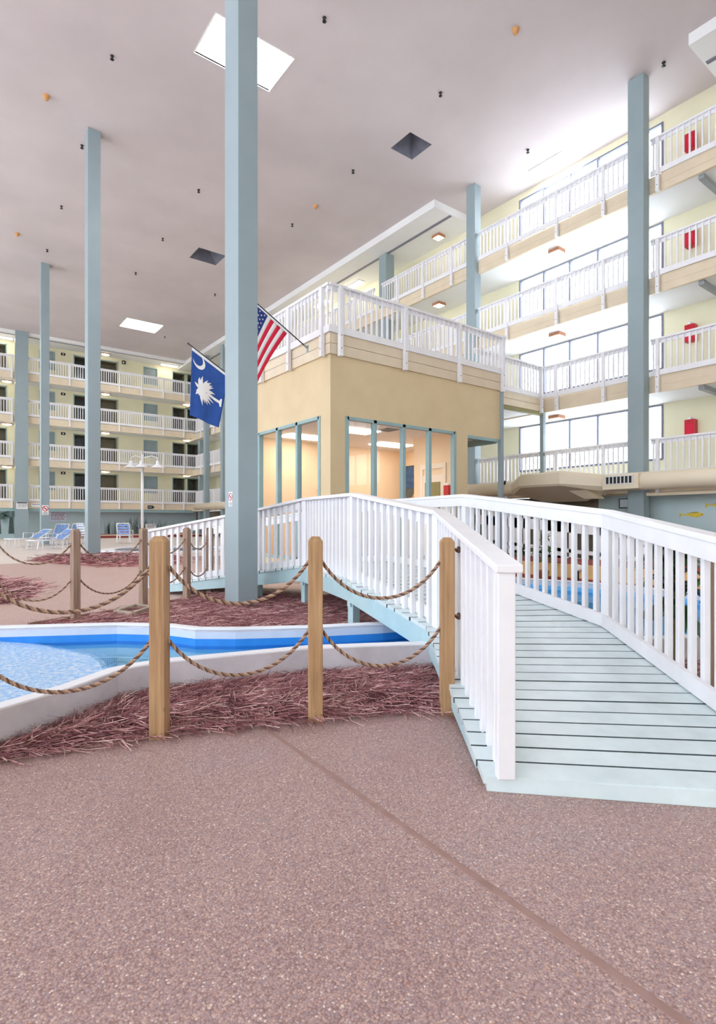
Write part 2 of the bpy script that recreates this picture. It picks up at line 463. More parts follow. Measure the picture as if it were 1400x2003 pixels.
# gallery slabs with cream fascia boards
for lv in (2, 3, 4, 5):
    z = RF[lv]; zb = {2: 2.14, 3: 4.94, 4: 7.74, 5: 10.57}[lv]
    mb = MB(); mb.box((16.2, -14, zb + .02), (17.85, 44.6, z)); g = struct('gallery_slab', mb, M['soffit'], 'white gallery slab of the right wing, %s level' % ORD[lv])
    mb = MB(); y0 = -14
    mb.box((16.1, -14, zb), (16.2, 44.6, z - .06)); mb.box((16.13, -14, z - .05), (16.2, 44.6, z)); mb.box((16.092, -14, zb + .2), (16.1, 44.6, zb + .21))
    mb.build('fascia_board', M['cream'], g)
    z = LF[lv]; zb = z - .5
    mb = MB(); mb.box((-14, 43.0, zb + .02), (17.85, 44.6, z)); g = struct('gallery_slab', mb, M['soffit'], 'gallery slab of the far left wing, %s level' % ORD[lv])
    mb = MB(); mb.box((-14, 42.9, zb), (16.3, 43.0, z - .05)); mb.build('fascia_board', M['cream'], g)
# steel beams under the right galleries
for lv in (3, 4, 5):
    zb = {3: 4.94, 4: 7.74, 5: 10.57}[lv]
    mb = MB(); mb.box((16.25, 6.2, zb - .1), (17.8, 6.34, zb + .02)); struct('beam', mb, M['steel'], 'grey beam under a gallery of the right wing')

# ------------------------------------------------------------------ pavilion in the middle
BX, BY, BX1, BY1 = 6.79, 9.95, 12.52, 15.2
mb = MB()
for a, b, c, d in cells(BX + .15, BX1, 0, 5.0, [(7.19, 10.74, .4, 3.64), (11.18, 13, 0, 3.60)]): mb.box((a, BY, c), (b, BY + .15, d))
struct('wall_pavilion_front', mb, M['tan'], 'tan front wall of the central pavilion')
mb = MB()
for a, b, c, d in cells(BY, BY1, 0, 5.0, [(10.34, 13.34, .4, 3.66)]): mb.box((BX, a, c), (BX + .15, b, d))
struct('wall_pavilion_side', mb, M['tan'], 'tan side wall of the central pavilion')
mb = MB(); mb.box((11.16, BY + .15, 0), (11.3, 12.0, 3.75)); mb.box((11.3, 11.86, 0), (13.05, 12.0, 3.75)); mb.box((12.9, 12.0, 0), (13.05, 14.5, 3.75))
mb.box((BX + .15, 14.4, 0), (12.9, 14.55, 3.75)); struct('wall_pavilion_inner', mb, M['peach'], 'peach walls of the lit pavilion room')
mb = MB(); mb.box((BX + .15, BY + .15, 3.72), (11.16, 14.4, 3.85)); mb.box((11.16, 12.0, 3.72), (12.9, 14.4, 3.85)); struct('ceiling_pavilion', mb, M['soffit'], 'white ceiling of the pavilion room')
mb = MB(); mb.box((11.3, BY + .15, 3.66), (12.5, 11.86, 3.76)); struct('ceiling_porch', mb, M['soffit'], 'white soffit of the open pavilion corner')
mb = MB(); mb.box((11.18, BY - .01, 3.52), (12.45, BY + .12, 3.6)); mb.box((12.38, BY + .1, 3.5), (12.5, 11.86, 3.66)); struct('trim_5', mb, M['teal'], 'teal lintel of the open pavilion corner')
# terrace slab on its roof and the link to the right wing
mb = MB(); mb.box((BX, BY, 4.97), (12.6, BY1, 5.42)); mb.box((12.6, 11.05, 4.97), (16.2, BY1, 5.42))
tr = struct('terrace_slab', mb, M['soffit'], 'terrace slab on the pavilion roof')
mb = MB()
for z0, z1 in ((4.95, 5.17), (5.18, 5.38)):
    mb.box((BX - .05, BY - .05, z0), (12.62, BY, z1)); mb.box((BX - .05, BY, z0), (BX, BY1, z1)); mb.box((12.6, BY, z0), (12.65, 11.05, z1)); mb.box((12.65, 11.0, z0), (16.1, 11.05, z1))
mb.box((BX - .035, BY - .035, 5.38), (12.6, BY, 5.42)); mb.box((BX - .035, BY, 5.38), (BX, BY1, 5.42))
mb.build('fascia_board', M['cream'], tr)
mb = MB(); mb.box((12.62, 11.0, 4.84), (16.2, 11.12, 4.96)); struct('beam', mb, M['green'], 'olive beam under the link terrace')

# pavilion windows
def win_run(label, axis, fixed, edges, z0, z1):
    global nwin; nwin += 1
    mb = MB()
    def bx(a, b, c, d, t0=-.02, t1=.1):
        mb.box((a, fixed + t0, c), (b, fixed + t1, d)) if axis == 'x' else mb.box((fixed + t0, a, c), (fixed + t1, b, d))
    for e in edges: bx(e - .045, e + .045, z0, z1)
    bx(edges[0], edges[-1], z1 - .07, z1); bx(edges[0], edges[-1], z0, z0 + .07)
    w = struct('window_%d' % nwin, mb, M['teal'], label)
    for a, b in zip(edges, edges[1:]):
        mb = MB()
        if axis == 'x': mb.box((a + .045, fixed + .04, z0 + .07), (b - .045, fixed + .05, z1 - .07))
        else: mb.box((fixed + .04, a + .045, z0 + .07), (fixed + .05, b - .045, z1 - .07))
        mb.build('pane', M['glass'], w)
win_run('four pane teal framed window in the pavilion front', 'x', BY, [7.235, 8.03, 8.92, 9.785, 10.68], .4, 3.64)
win_run('three pane teal framed window in the pavilion side', 'y', BX, [10.385, 11.35, 12.3, 13.3], .4, 3.66)
ndoor += 1
mb = MB(); mb.box((11.12, 10.7, 0), (11.16, 10.8, 2.94)); mb.box((11.12, 11.6, 0), (11.16, 11.7, 2.94)); mb.box((11.12, 10.8, 2.8), (11.16, 11.6, 2.94))
d = struct('door_%d' % ndoor, mb, M['doorwhite'], 'white framed door inside the lit pavilion room')
mb = MB(); mb.box((11.13, 10.8, 0), (11.15, 11.6, 2.62)); mb.build('door_leaf', M['doorwhite'], d)
mb = MB(); mb.box((11.115, 10.9, .3), (11.13, 11.5, 2.42)); mb.build('door_glass', M['green'], d)

# ================================================================== COLUMNS
def column(label, x, y, w=.33, d=.46, z0=0, z1=CEIL, group='pale blue steel columns', name='steel_column', w2=None):
    mb = MB(); mb.box((x, y, z0), (x + w, y + d, z1))
    t = thing(name, (x + w / 2, y + d / 2, z0), label, 'column', group)
    mb.build('shaft', M['column'], t, bevel=.008)
    return t
colA = column('nearest and tallest pale blue steel column, standing in red pine straw beside the footbridge', 3.54, 7.6, .32, .48)
mb = MB(); mb.box((3.535, 7.68, .0), (3.54, 8.0, .02)); mb.build('base_plate', M['column'], colA)
column('pale blue steel column rising from the red straw island on the pool deck', 3.82, 19.3, .38, .46, .18)
column('slender pale blue column behind the lounge chairs, with a pink round sticker', 4.0, 30.7, .36, .45, .2)
column('pale blue column against the far wing, with a white notice on it', 4.06, 42.55, .75, .34, .2)
column('tall pale blue column in front of the bright window wall on the right', 15.75, 7.55, .33, .45)
column('pale blue column left of the bright window wall, at the soffit corner', 15.9, 13.8, .33, .42)
column('thick pale blue column seen behind the terrace railing', 16.3, 19.4, .5, .5)
column('pale blue column at the corner where the far wing ends', 16.45, 42.3, .45, .4, .2)
column('pale blue column in the right gallery, just right of the corner column', 15.70, 39.3, .33, .4, .2)
column('pale blue column in the right gallery, partly behind the nearest column', 15.70, 36.2, .33, .4, .2)
column('slim pale blue post under the right end of the pavilion terrace', 12.5, 9.9, .12, .12, 0, 4.95, 'slim posts under the terrace', 'terrace_post')
column('slim pale blue post under the corner where link terrace meets right gallery', 16.0, 10.95, .14, .14, 0, 4.95, 'slim posts under the terrace', 'terrace_post')

# ================================================================== RAILINGS
def beveled_box_mesh(name, w, d, h, m, b=.004):
    bm = bmesh.new(); bmesh.ops.create_cube(bm, size=1)
    bmesh.ops.scale(bm, vec=(w, d, h), verts=bm.verts); bmesh.ops.translate(bm, vec=(0, 0, h / 2), verts=bm.verts)
    if b: bmesh.ops.bevel(bm, geom=list(bm.edges), offset=b, segments=1, affect='EDGES')
    me = bpy.data.meshes.new(name); bm.to_mesh(me); bm.free(); me.materials.append(m); return me
BAL = beveled_box_mesh('baluster', .042, .042, .93, M['rail'], .003)
POST = beveled_box_mesh('post', .095, .095, 1.52, M['rail'], .005)
BOLT = beveled_box_mesh('bolt', .022, .022, .022, M['black'], .006)

def railing(label, axis, out, fixed, a0, a1, zf, posts=(), h=1.03, bolts=True, cat='railing', group='white gallery railings', sp=.152):
    """a straight gallery railing along X or Y; out = -1/+1 is the side facing the atrium"""
    mid = (a0 + a1) / 2
    P = (lambda a, o, z: (a, fixed + out * o, z)) if axis == 'x' else (lambda a, o, z: (fixed + out * o, a, z))
    t = thing('gallery_railing', P(mid, 0, zf), label, cat, group)
    mb = MB(); mb.box(P(a0, -.05, zf + h - .055), P(a1, .075, zf + h)); mb.build('top_rail', M['rail'], t, bevel=.006)
    mb = MB(); mb.box(P(a0, .0, zf - .02), P(a1, .04, zf + .13)); mb.box(P(a0, -.03, zf + h - .15), P(a1, 0, zf + h - .055)); mb.build('bottom_rail', M['rail'], t)
    n = int((a1 - a0) / sp)
    for i in range(n):
        a = a0 + (i + .5) * (a1 - a0) / n
        if any(abs(a - q) < .06 for q in posts): continue
        inst(BAL, 'baluster', t, P(a, .0 if False else .02, zf + .1))
    for q in posts:
        p = inst(POST, 'post', t, P(q, .05, zf + h - 1.545))
        if bolts:
            for z in (-.08, -.36): 
                b = bpy.data.objects.new('bolt', BOLT); COL.objects.link(b); b.parent = p
                lx = P(0, out * 0 + .0, 0); b.location = (0, out * .048, 1.545 - h + z) if axis == 'x' else (out * .048, 0, 1.545 - h + z)
    return t

# pavilion terrace
railing('white railing along the front edge of the pavilion terrace', 'x', -1, BY - .06, BX - .09, 12.62, 5.42, (6.98, 8.87, 10.75, 12.5), group='white terrace railings')
railing('white railing along the left edge of the pavilion terrace, beside the flags', 'y', -1, BX - .06, BY - .09, BY1, 5.42, (10.12, 11.55, 12.95, 14.4), group='white terrace railings')
railing('short white railing on the link between pavilion terrace and right gallery', 'x', -1, 11.0, 12.66, 16.05, 5.42, (13.4, 15.9), group='white terrace railings')
# right wing
RP = [5.9, 7.24]
for lv in (5, 4, 3, 2):
    railing('white railing on the %s level of the right wing, before a red cabinet' % ORD[lv], 'y', -1, 16.08, 4.2, 7.5, RF[lv], (5.75, 7.3))
    if lv == 3:
        railing('white railing on the third level of the right wing, before the bright windows', 'y', -1, 16.08, 8.05, 10.95, RF[lv], (8.88, 10.47))
    else:
        railing('white railing on the %s level of the right wing, before the bright windows' % ORD[lv], 'y', -1, 16.08, 8.05, 13.75, RF[lv], (8.88, 10.47, 12.45))
    if lv != 3:
        railing('white railing on the %s level of the right wing, right of the thick column' % ORD[lv], 'y', -1, 16.08, 14.25, 19.4, RF[lv], (15.1, 16.7, 18.3))
    if lv in (4, 5):
        railing('white railing on the %s level of the right wing, beyond the thick column' % ORD[lv], 'y', -1, 16.08, 19.95, 33, RF[lv], (21.5, 23.1, 24.7, 26.3), bolts=False)
    railing('white railing at the far end of the right wing, %s level' % ORD[lv], 'y', -1, 16.08, 34.5, 42.2, RF[lv] + .05, (36, 38.5, 41), bolts=False)
# far left wing
for lv in (5, 4, 3, 2):
    railing('white railing on the %s level of the far left wing, right of the noticed column' % ORD[lv], 'x', -1, 42.88, 4.85, 16.4, LF[lv], (5.75, 7.32, 8.95, 10.59, 12.17, 13.76, 15.38), h=1.06, bolts=False)
    railing('white railing on the far left wing %s level, at the photo left edge' % ORD[lv], 'x', -1, 42.88, .4, 4.0, LF[lv], (2.4, 3.9), h=1.06, bolts=False)

# ================================================================== FOOTBRIDGE
LN = [(2.169, 1.694, .075), (3.526, 3.476, .375), (3.899, 5.226, .612), (4.480, 7.233, .637), (4.244, 8.328, .49), (3.101, 10.512, .12)]
RN = [(3.178, .665, .09), (4.701, 2.559, .375), (5.450, 4.878, .63), (5.983, 7.097, .637), (5.660, 8.822, .49), (4.459, 11.177, .14)]
bridge = thing('footbridge', (3.9, 4.2, 0), 'arched timber footbridge with pale teal deck boards and white side railings', 'bridge')
def lerp(a, b, t): return tuple(p + (q - p) * t for p, q in zip(a, b))
mb = MB()
for i in range(5):
    l0, l1, r0, r1 = LN[i], LN[i + 1], RN[i], RN[i + 1]
    n = round((Vector(l1) - Vector(l0)).length / .148) if i else 16
    for k in range(n):
        t0, t1 = (k + .045) / n, (k + .955) / n
        if i == 0 and k == 0: t0 = .0
        A, B, Cc, D = lerp(l0, l1, t0), lerp(r0, r1, t0), lerp(r0, r1, t1), lerp(l0, l1, t1)
        def ext(a, b, e):
            d = (Vector(b) - Vector(a)); d.z = 0; d.normalize(); return tuple(Vector(a) - d * e)
        j = random.uniform(-.008, .008)
        q = [ext(A, B, .105 + j), ext(B, A, .1), ext(Cc, D, .1), ext(D, Cc, .105 + j)]
        dz = random.uniform(-.0015, .0015)
        mb.add([(x, y, z - .035 + dz) for x, y, z in q] + [(x, y, z + dz) for x, y, z in q],
               [(3, 2, 1, 0), (4, 5, 6, 7), (0, 1, 5, 4), (1, 2, 6, 5), (2, 3, 7, 6), (3, 0, 4, 7)])
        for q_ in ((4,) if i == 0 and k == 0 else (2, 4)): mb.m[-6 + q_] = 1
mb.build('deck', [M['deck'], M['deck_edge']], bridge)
mb = MB()
mb.add([(2.111, 1.758, 0), (3.262, .562, 0), (3.312, .612, 0), (2.16, 1.81, 0), (2.111, 1.758, .072), (3.262, .562, .088), (3.312, .612, .088), (2.16, 1.81, .072)],
       [(3, 2, 1, 0), (4, 5, 6, 7), (0, 1, 5, 4), (1, 2, 6, 5), (2, 3, 7, 6), (3, 0, 4, 7)])
mb.build('front_riser', M['deck'], bridge, bevel=.004)
for N_, s, nm in ((LN, 1, 'stringer'), (RN, -1, 'stringer')):
    mb = MB(); pts = [lerp(N_[0], N_[1], .12)] + N_[1:5] + [lerp(N_[4], N_[5], .92)]
    for a, b in zip(pts, pts[1:]): pass
    P = []
    o0, o1 = (.045, .085) if s > 0 else (-.085, -.045)
    mb.sweep([(x, y, z) for x, y, z in pts], o0, o1, -.035, -.036)
    # depth of the beam tapers where the ramp meets the ground
    vs = mb.v; out = []
    for k, v in enumerate(vs):
        i, c = divmod(k, 4)
        z = v[2]
        if c in (0, 1): z = max(.0, pts[i][2] - .035 - .2)
        out.append((v[0], v[1], z))
    mb.v = out
    mb.build('stringer', M['stringer'], bridge, bevel=.003)
for N_, s in ((LN, 1), (RN, -1)):
    for i in (1, 2, 3, 4):
        x, y, z = N_[i]
        mb = MB(); mb.box((x - .05, y - .05, 0), (x + .05, y + .05, z - .03))
        p = mb.build('support_post', M['stringer'], bridge)
        mb = MB(); mb.box((x - .075, y - .03, max(.02, z - .3)), (x - .05, y + .03, z - .04)); mb.build('cleat', M['stringer'], p)
HB = 1.03
for N_, s, side in ((LN, 1, 'left'), (RN, -1, 'right')):
    # s = +1: the outer side lies to the left of travel
    mb = MB(); o0, o1 = (-.075, .058) if s > 0 else (-.058, .075)
    start = lerp(N_[0], N_[1], -.02)
    pts = [start] + list(N_[1:])
    mb.sweep(pts, o0, o1, HB - .042, HB)
    cap = mb.build('handrail', M['rail'], bridge, bevel=.008)
    mb = MB(); q0, q1 = (-.06, -.022) if s > 0 else (.022, .06)
    mb.sweep([lerp(N_[0], N_[1], .03)] + list(N_[1:]), q0, q1, HB - .155, HB - .042); mb.build('upper_board', M['rail'], cap)
    mb = MB(); mb.sweep([lerp(N_[0], N_[1], .03)] + list(N_[1:]), q0, q1, .008, .115); mb.build('lower_board', M['rail'], cap)
    for i in range(5):
        a, b = N_[i], N_[i + 1]
        ang = math.atan2(b[1] - a[1], b[0] - a[0])
        ln = math.hypot(b[0] - a[0], b[1] - a[1]); n = max(2, round(ln / .145))
        for k in range(1, n):
            p = lerp(a, b, k / n)
            o = inst(BAL, 'baluster', cap, (p[0], p[1], p[2] - .01)); o.scale = (1, 1, 1.066); o.rotation_euler = (0, 0, ang)
    for i in range(6):
        p = N_[i]
        a, b = (N_[i], N_[i + 1]) if i < 5 else (N_[i - 1], N_[i])
        ang = math.atan2(b[1] - a[1], b[0] - a[0])
        mb = MB()
        if i == 0:
            mb.cbox((p[0], p[1], p[2] + .495), (.06, .085, .99), ang)
            mb.cbox((p[0] + .07 * math.cos(ang), p[1] + .07 * math.sin(ang), p[2] + .5), (.05, .04, .98), ang)
        else:
            mb.cbox((p[0] + s * -.0, p[1], p[2] + .49), (.09, .085, 1.0), ang)
        mb.build('post', M['rail'], cap, bevel=.005)

# ================================================================== STREAM, POOL
NEAR = [(-1.6, 3.3), (-.6, 3.5), (.298, 3.902), (.634, 4.075), (1.0, 4.34), (1.192, 4.385), (1.445, 4.381), (1.956, 4.252), (2.573, 4.098), (3.447, 3.636), (3.90, 3.38), (4.6, 2.9), (5.6, 2.35), (7.0, 1.9), (8.6, 2.1)]
FAR = [(-1.8, 7.6), (-.6, 7.2), (.511, 6.715), (1.5, 6.174), (1.9, 5.78), (2.07, 5.432), (2.387, 5.184), (3.027, 4.82), (3.748, 4.512), (4.9, 4.25), (6.1, 5.1), (7.5, 6.7), (8.75, 6.75)]
EAST = [(8.6, 2.1), (9.1, 3.2), (9.22, 4.6), (9.17, 5.5), (8.9, 6.35), (8.75, 6.75)]
basin = thing('stream_basin', (2.0, 4.9, 0), 'winding white rimmed water channel under the footbridge, opening into a blue pool', 'pool')
ZC = .23
def wall(pts, s, nm, band='poolblue'):
    P3 = [(x, y, 0) for x, y in pts]
    a, b = (0, .10) if s > 0 else (-.10, 0)
    mb = MB(); mb.sweep(P3, a, b, .0, ZC - .016); w = mb.build(nm, M['stucco'], basin)
    a2, b2 = (-.010, .101) if s > 0 else (-.101, .010)
    mb = MB(); mb.sweep(P3, a2, b2, ZC - .018, ZC); mb.build('coping', M['coping'], w, bevel=.006)
    a3, b3 = (-.006, .0) if s > 0 else (0, .006)
    mb = MB(); mb.sweep(P3, a3, b3, .125, ZC - .038); mb.build('upper_band', M['poolpale'], w)
    mb = MB(); mb.sweep(P3, a3, b3, .0, .125); mb.build('waterline_band', M[band], w)
wall(NEAR[::-1], 1, 'basin_wall'); wall(FAR, 1, 'basin_wall'); wall(EAST, -1, 'basin_wall', 'poolfloor2')  # east band is a lighter blue to offset its shaded side
poly = NEAR + EAST[1:] + FAR[::-1][1:]
mb = MB(); mb.prism(poly, .004, .02); mb.build('basin_floor', M['poolfloor'], basin)
mb = MB(); mb.prism([(3.6, 3.6), (4.6, 2.9), (5.6, 2.35), (7.0, 1.9), (8.6, 2.1)] + EAST[1:] + FAR[::-1][1:4] + [(3.9, 4.5)], .021, .026); mb.build('pool_floor', M['poolfloor2'], basin)
mb = MB(); mb.prism(poly, .052, .054); mb.build('water', M['water'], basin)
# shallow ramp of the stream
mb = MB()
cur = [(.52, 7.0), (.76, 6.6), (.96, 6.3), (1.122, 6.0), (1.26, 5.65), (1.28, 5.36), (1.25, 5.1), (1.12, 4.7), (1.0, 4.45)]
n = len(cur); lft = [(-1.0, 7.2), (-1.0, 6.9), (-1.0, 6.5), (-1.0, 6.1), (-1.0, 5.6), (-1.0, 5.2), (-1.0, 4.6), (-.9, 4.0), (-.7, 3.5)]
P = []
for n_row, ((a, b), (c, d)) in enumerate(zip(cur, lft)):
    for t in (0, .12, .3, .6, 1): P.append((a + (c - a) * t, b + (d - b) * t, .048 + .10 * t + .085 * max(0, 1 - (n_row / 2.2)) * min(1, t * 3 + .1)))
mb.add(P, [(i * 5 + k, i * 5 + k + 1, (i + 1) * 5 + k + 1, (i + 1) * 5 + k) for i in range(n - 1) for k in range(4)])
mm, nt, b_, N_, L_ = new_mat('mottled beach paint')
vv = coords(nt); L_.new(ramp(nt, noise(nt, vv, 26, 5, .7), [(.38, (120, 186, 240)), (.5, (170, 208, 246)), (.62, (228, 238, 252))]), b_.inputs['Base Color'])
b_.inputs['Roughness'].default_value = .35; bump(nt, noise(nt, vv, 40, 4), b_, .3, .01)
mb.build('shallow_ramp', mm, basin, smooth=True)

# ================================================================== PINE STRAW BEDS
def bed(name, label, poly, h, z0f, needles, seed, w=.0022, lng=(.08, .2), sub=.12):
    rnd = random.Random(seed)
    xs = [p[0] for p in poly]; ys = [p[1] for p in poly]
    def edge_d(x, y):
        d = 9
        for i in range(len(poly)):
            a, b = Vector(poly[i - 1]), Vector(poly[i]); ab = b - a
            t = max(0, min(1, (Vector((x, y)) - a).dot(ab) / max(1e-9, ab.length_squared)))
            d = min(d, (Vector((x, y)) - a - ab * t).length)
        return d
    def hz(x, y):
        d = edge_d(x, y)
        return z0f(x, y) + h * min(1, d / .22) * (.75 + .25 * math.sin(x * 5.1 + y * 3.3) * math.cos(y * 4.7 - x * 2.1)) + .004
    bm = bmesh.new()
    # base: triangulated polygon, refined
    vs = [bm.verts.new((x, y, 0)) for x, y in poly]; f = bm.faces.new(vs)
    bmesh.ops.triangulate(bm, faces=[f])
    for _ in range(6):
        es = [e for e in bm.edges if e.calc_length() > sub]
        if not es: break
        bmesh.ops.subdivide_edges(bm, edges=es, cuts=1); bmesh.ops.triangulate(bm, faces=bm.faces[:])
        if len(bm.verts) > 6000: break
    for v in bm.verts: v.co.z = hz(v.co.x, v.co.y) if edge_d(v.co.x, v.co.y) > .01 else z0f(v.co.x, v.co.y)
    bm.normal_update()
    for fc in bm.faces:
        if fc.normal.z < 0: fc.normal_flip()
    me0 = bpy.data.meshes.new(name); bm.to_mesh(me0); bm.free()
    V = [tuple(v.co) for v in me0.vertices]; F = [tuple(p.vertices) for p in me0.polygons]
    bpy.data.meshes.remove(me0)
    k = 0
    while k < needles:
        x = rnd.uniform(min(xs), max(xs)); y = rnd.uniform(min(ys), max(ys))
        if not inside((x, y), poly): continue
        k += 1
        a = rnd.uniform(0, 2 * math.pi); l = rnd.uniform(*lng); bend = rnd.uniform(-.5, .5); tilt = rnd.uniform(-.12, .22)
        zb = hz(x, y) + rnd.uniform(.0, .03); o = len(V)
        px, py, pz = x, y, zb
        for s_ in range(3):
            ww = w * (1 if s_ < 2 else .4)
            nx, ny = -math.sin(a) * ww, math.cos(a) * ww
            V.append((px + nx, py + ny, pz + w * .8)); V.append((px - nx, py - ny, pz - w * .3))
            px += math.cos(a) * l / 2; py += math.sin(a) * l / 2; pz = max(pz + tilt * l / 2, hz(px, py) if inside((px, py), poly) else z0f(px, py) + .006)
            a += bend
        F += [(o, o + 1, o + 3, o + 2), (o + 2, o + 3, o + 5, o + 4)]
    me = bpy.data.meshes.new(name); me.from_pydata(V, [], F); me.materials.append(M['straw'])
    ob = bpy.data.objects.new(name, me); COL.objects.link(ob)
    return tag(ob, label, 'pine straw', None, 'stuff')
flat = lambda x, y: 0
off = lambda pts, d: pts
near_poly = [(-.9, 3.30), (-.55, 3.36), (.02, 3.66), (.36, 3.80), (.70, 3.96), (1.06, 4.21), (1.24, 4.25), (1.44, 4.25), (1.93, 4.12), (2.53, 3.97), (3.38, 3.52), (3.7, 3.33), (3.5, 3.1), (3.2, 2.85), (2.95, 2.60), (2.78, 2.62), (2.44, 2.87), (1.976, 3.05), (1.495, 3.24), (1.03, 3.405), (.273, 3.57), (-.3, 3.40), (-.8, 3.2)]
near_poly = [p for p in near_poly if p not in ((-.9, 3.30), (-.55, 3.36), (-.3, 3.40), (-.8, 3.2))] 
near_poly = [(-.25, 3.62)] + near_poly
bed('pine_straw', 'red pine straw bed in the foreground, between the near rope fence and the channel', near_poly, .05, flat, 15000, 3, .0024, (.09, .24))
bed2 = [(.75, 6.95), (1.0, 7.95), (1.54, 8.2), (2.6, 8.63), (3.35, 9.06), (3.815, 9.486), (4.25, 9.3), (4.7, 8.6), (5.6, 7.6), (6.0, 6.3), (5.7, 5.0), (5.0, 4.45), (4.85, 4.40), (3.82, 4.66), (3.09, 4.96), (2.47, 5.31), (2.19, 5.5), (2.02, 5.85), (1.58, 6.3)]
bed('pine_straw', 'red pine straw bed around the foot of the nearest column, beyond the channel', bed2, .05, flat, 15000, 5, .0032, (.1, .26), .2)
bed('pine_straw', 'small red pine straw island around the column on the pool deck', [(2.1, 18.0), (2.45, 16.4), (3.2, 14.9), (4.1, 14.4), (5.2, 14.6), (6.0, 16.2), (5.9, 18.4), (5.0, 19.9), (3.6, 20.3), (2.6, 19.6)], .05, gz, 2500, 8, .008, (.2, .4), .5)
bed('pine_straw', 'red pine straw patch by the path at the left edge of the photo', [(-1.2, 12.6), (.2, 13.6), (1.0, 13.5), (1.5, 12.7), (1.63, 11.95), (1.3, 10.9), (.85, 10.3), (0, 10.3), (-1, 11.2)], .05, gz, 2500, 9, .006, (.16, .34), .4)

# ================================================================== ROPE FENCES
def rope_post(label, x, y, h, m, rz, z0=0, group='timber rope posts'):
    w = .0465
    mb = MB(); ca, sa = math.cos(rz), math.sin(rz)
    def ring(k, z): return [(x + (a * ca - b * sa) * k, y + (a * sa + b * ca) * k, z) for a, b in ((-w, -w), (w, -w), (w, w), (-w, w))]
    P = ring(1, z0) + ring(1, z0 + h - .03) + ring(.55, z0 + h)
    F = [(3, 2, 1, 0)] + [(j * 4 + i, j * 4 + (i + 1) % 4, (j + 1) * 4 + (i + 1) % 4, (j + 1) * 4 + i) for j in (0, 1) for i in range(4)] + [(8, 9, 10, 11)]
    mb.add(P, F)
    o = mb.build('rope_post', m, None, bevel=.004)
    return tag(o, label, 'post', group)
NP = [(.109, 3.619), (1.069, 3.394), (1.972, 3.065), (2.751, 2.632)]
A_N = math.atan2(.604, .797) * -1
rope_post('brown timber rope post in the foreground, left of the other two near posts', *NP[1], 1.215, M['post'], A_N - .05)
rope_post('brown timber rope post in the foreground, middle one of the three near posts', *NP[2], 1.205, M['post'], A_N + .12)
rope_post('brown timber rope post at the foot of the footbridge, with rope knots on its side', *NP[3], 1.195, M['post'], A_N - .02)
rope_post('brown timber rope post out of frame beyond the left edge', *NP[0], 1.215, M['post'], A_N)
FP = [(.55, 8.08), (1.418, 7.91), (2.439, 8.502), (3.238, 8.892), (3.819, 9.355)]
FL = ['weathered rope post cut by the left edge of the photo, on the far fence', 'weathered rope post on the far fence, second from the left edge', 'weathered rope post on the far fence, behind the near left post beside the timber curb',
      'weathered rope post on the far fence, just left of the nearest column', 'weathered rope post on the far fence, touching the nearest column in view']
for (x, y), l, r in zip(FP, FL, (.1, .3, .35, .55, .6)): rope_post(l, x, y, 1.21, M['post_far'], r, group='weathered posts of the far rope fence')
rope_post('brown timber rope post seen through the right railing of the footbridge', 4.45, 1.655, 1.2, M['post_far'], A_N)

def rope(name, label, pts, r=.0125, pitch=.055, seg=.011, ends=(), group='manila ropes'):
    t = thing(name, pts[len(pts) // 2], label, 'rope', group)
    mb = MB()
    # resample
    P = [Vector(p) for p in pts]; S_ = [0]
    for a, b in zip(P, P[1:]): S_.append(S_[-1] + (b - a).length)
    n = int(S_[-1] / seg); C_ = []; j = 0
    for i in range(n + 1):
        s = S_[-1] * i / n
        while j < len(P) - 2 and S_[j + 1] < s: j += 1
        f = (s - S_[j]) / max(1e-9, S_[j + 1] - S_[j]); C_.append(P[j].lerp(P[j + 1], f))
    for k in range(3):
        q = []; mb.cur = k
        for i, c in enumerate(C_):
            d = (C_[min(i + 1, n)] - C_[max(i - 1, 0)]).normalized()
            a = d.cross(Vector((0, 0, 1)))
            a = a.normalized() if a.length > 1e-4 else Vector((1, 0, 0)); b = d.cross(a)
            ph = 2 * math.pi * (k / 3 + i * S_[-1] / n / pitch)
            q.append(c + (a * math.cos(ph) + b * math.sin(ph)) * r * .56)
        mb.tube(q, r * .50, 6)
    mb.build('strands', [M['rope'], M['rope2'], M['rope3']], t, smooth=True)
    for e in ends:
        mb = MB(); e = Vector(e)
        rd = random.Random(4)
        for i in range(7):
            mb.sphere(e + Vector((rd.uniform(-.014, .014), rd.uniform(-.014, .014), rd.uniform(-.016, .016))), .013, 8, 5)
        mb.sphere(e + Vector((.03, .0, 0)) * .9, .012, 8, 5)
        mb.build('knot', M['knot'], t, smooth=True)
    return t
def sag(posts, z, drops, n=26):
    out = []
    for (a, b), d in zip(zip(posts, posts[1:]), drops):
        for i in range(n + 1):
            t = i / n
            if out and i == 0: continue
            # catenary-like curve
            c = 1.9; y = (math.cosh(c * (2 * t - 1)) - math.cosh(c)) / (math.cosh(c) - 1)
            out.append((a[0] + (b[0] - a[0]) * t, a[1] + (b[1] - a[1]) * t, z + d * y))
    return out
PN = [(-.85, 3.84)] + NP
e = (NP[3][0] + .062, NP[3][1] - .047)
for z, w_ in ((1.112, 'upper'), (.662, 'lower')):
    p = sag(PN, z, (.33, .325, .325, .32)); p.append((e[0], e[1], z))
    rope('manila_rope', '%s twisted rope of the near fence, hanging in swags between the foreground posts' % w_, p, ends=[(e[0], e[1], z)], group='twisted ropes of the near fence')
PF = [(-.3, 8.25)] + FP
for z, w_ in ((1.10, 'upper'), (.64, 'lower')):
    rope('manila_rope', '%s twisted rope of the far fence, beyond the channel' % w_, sag(PF, z, (.3, .33, .33, .3, .26)), r=.013, seg=.022, pitch=.07, group='twisted ropes of the far fence')

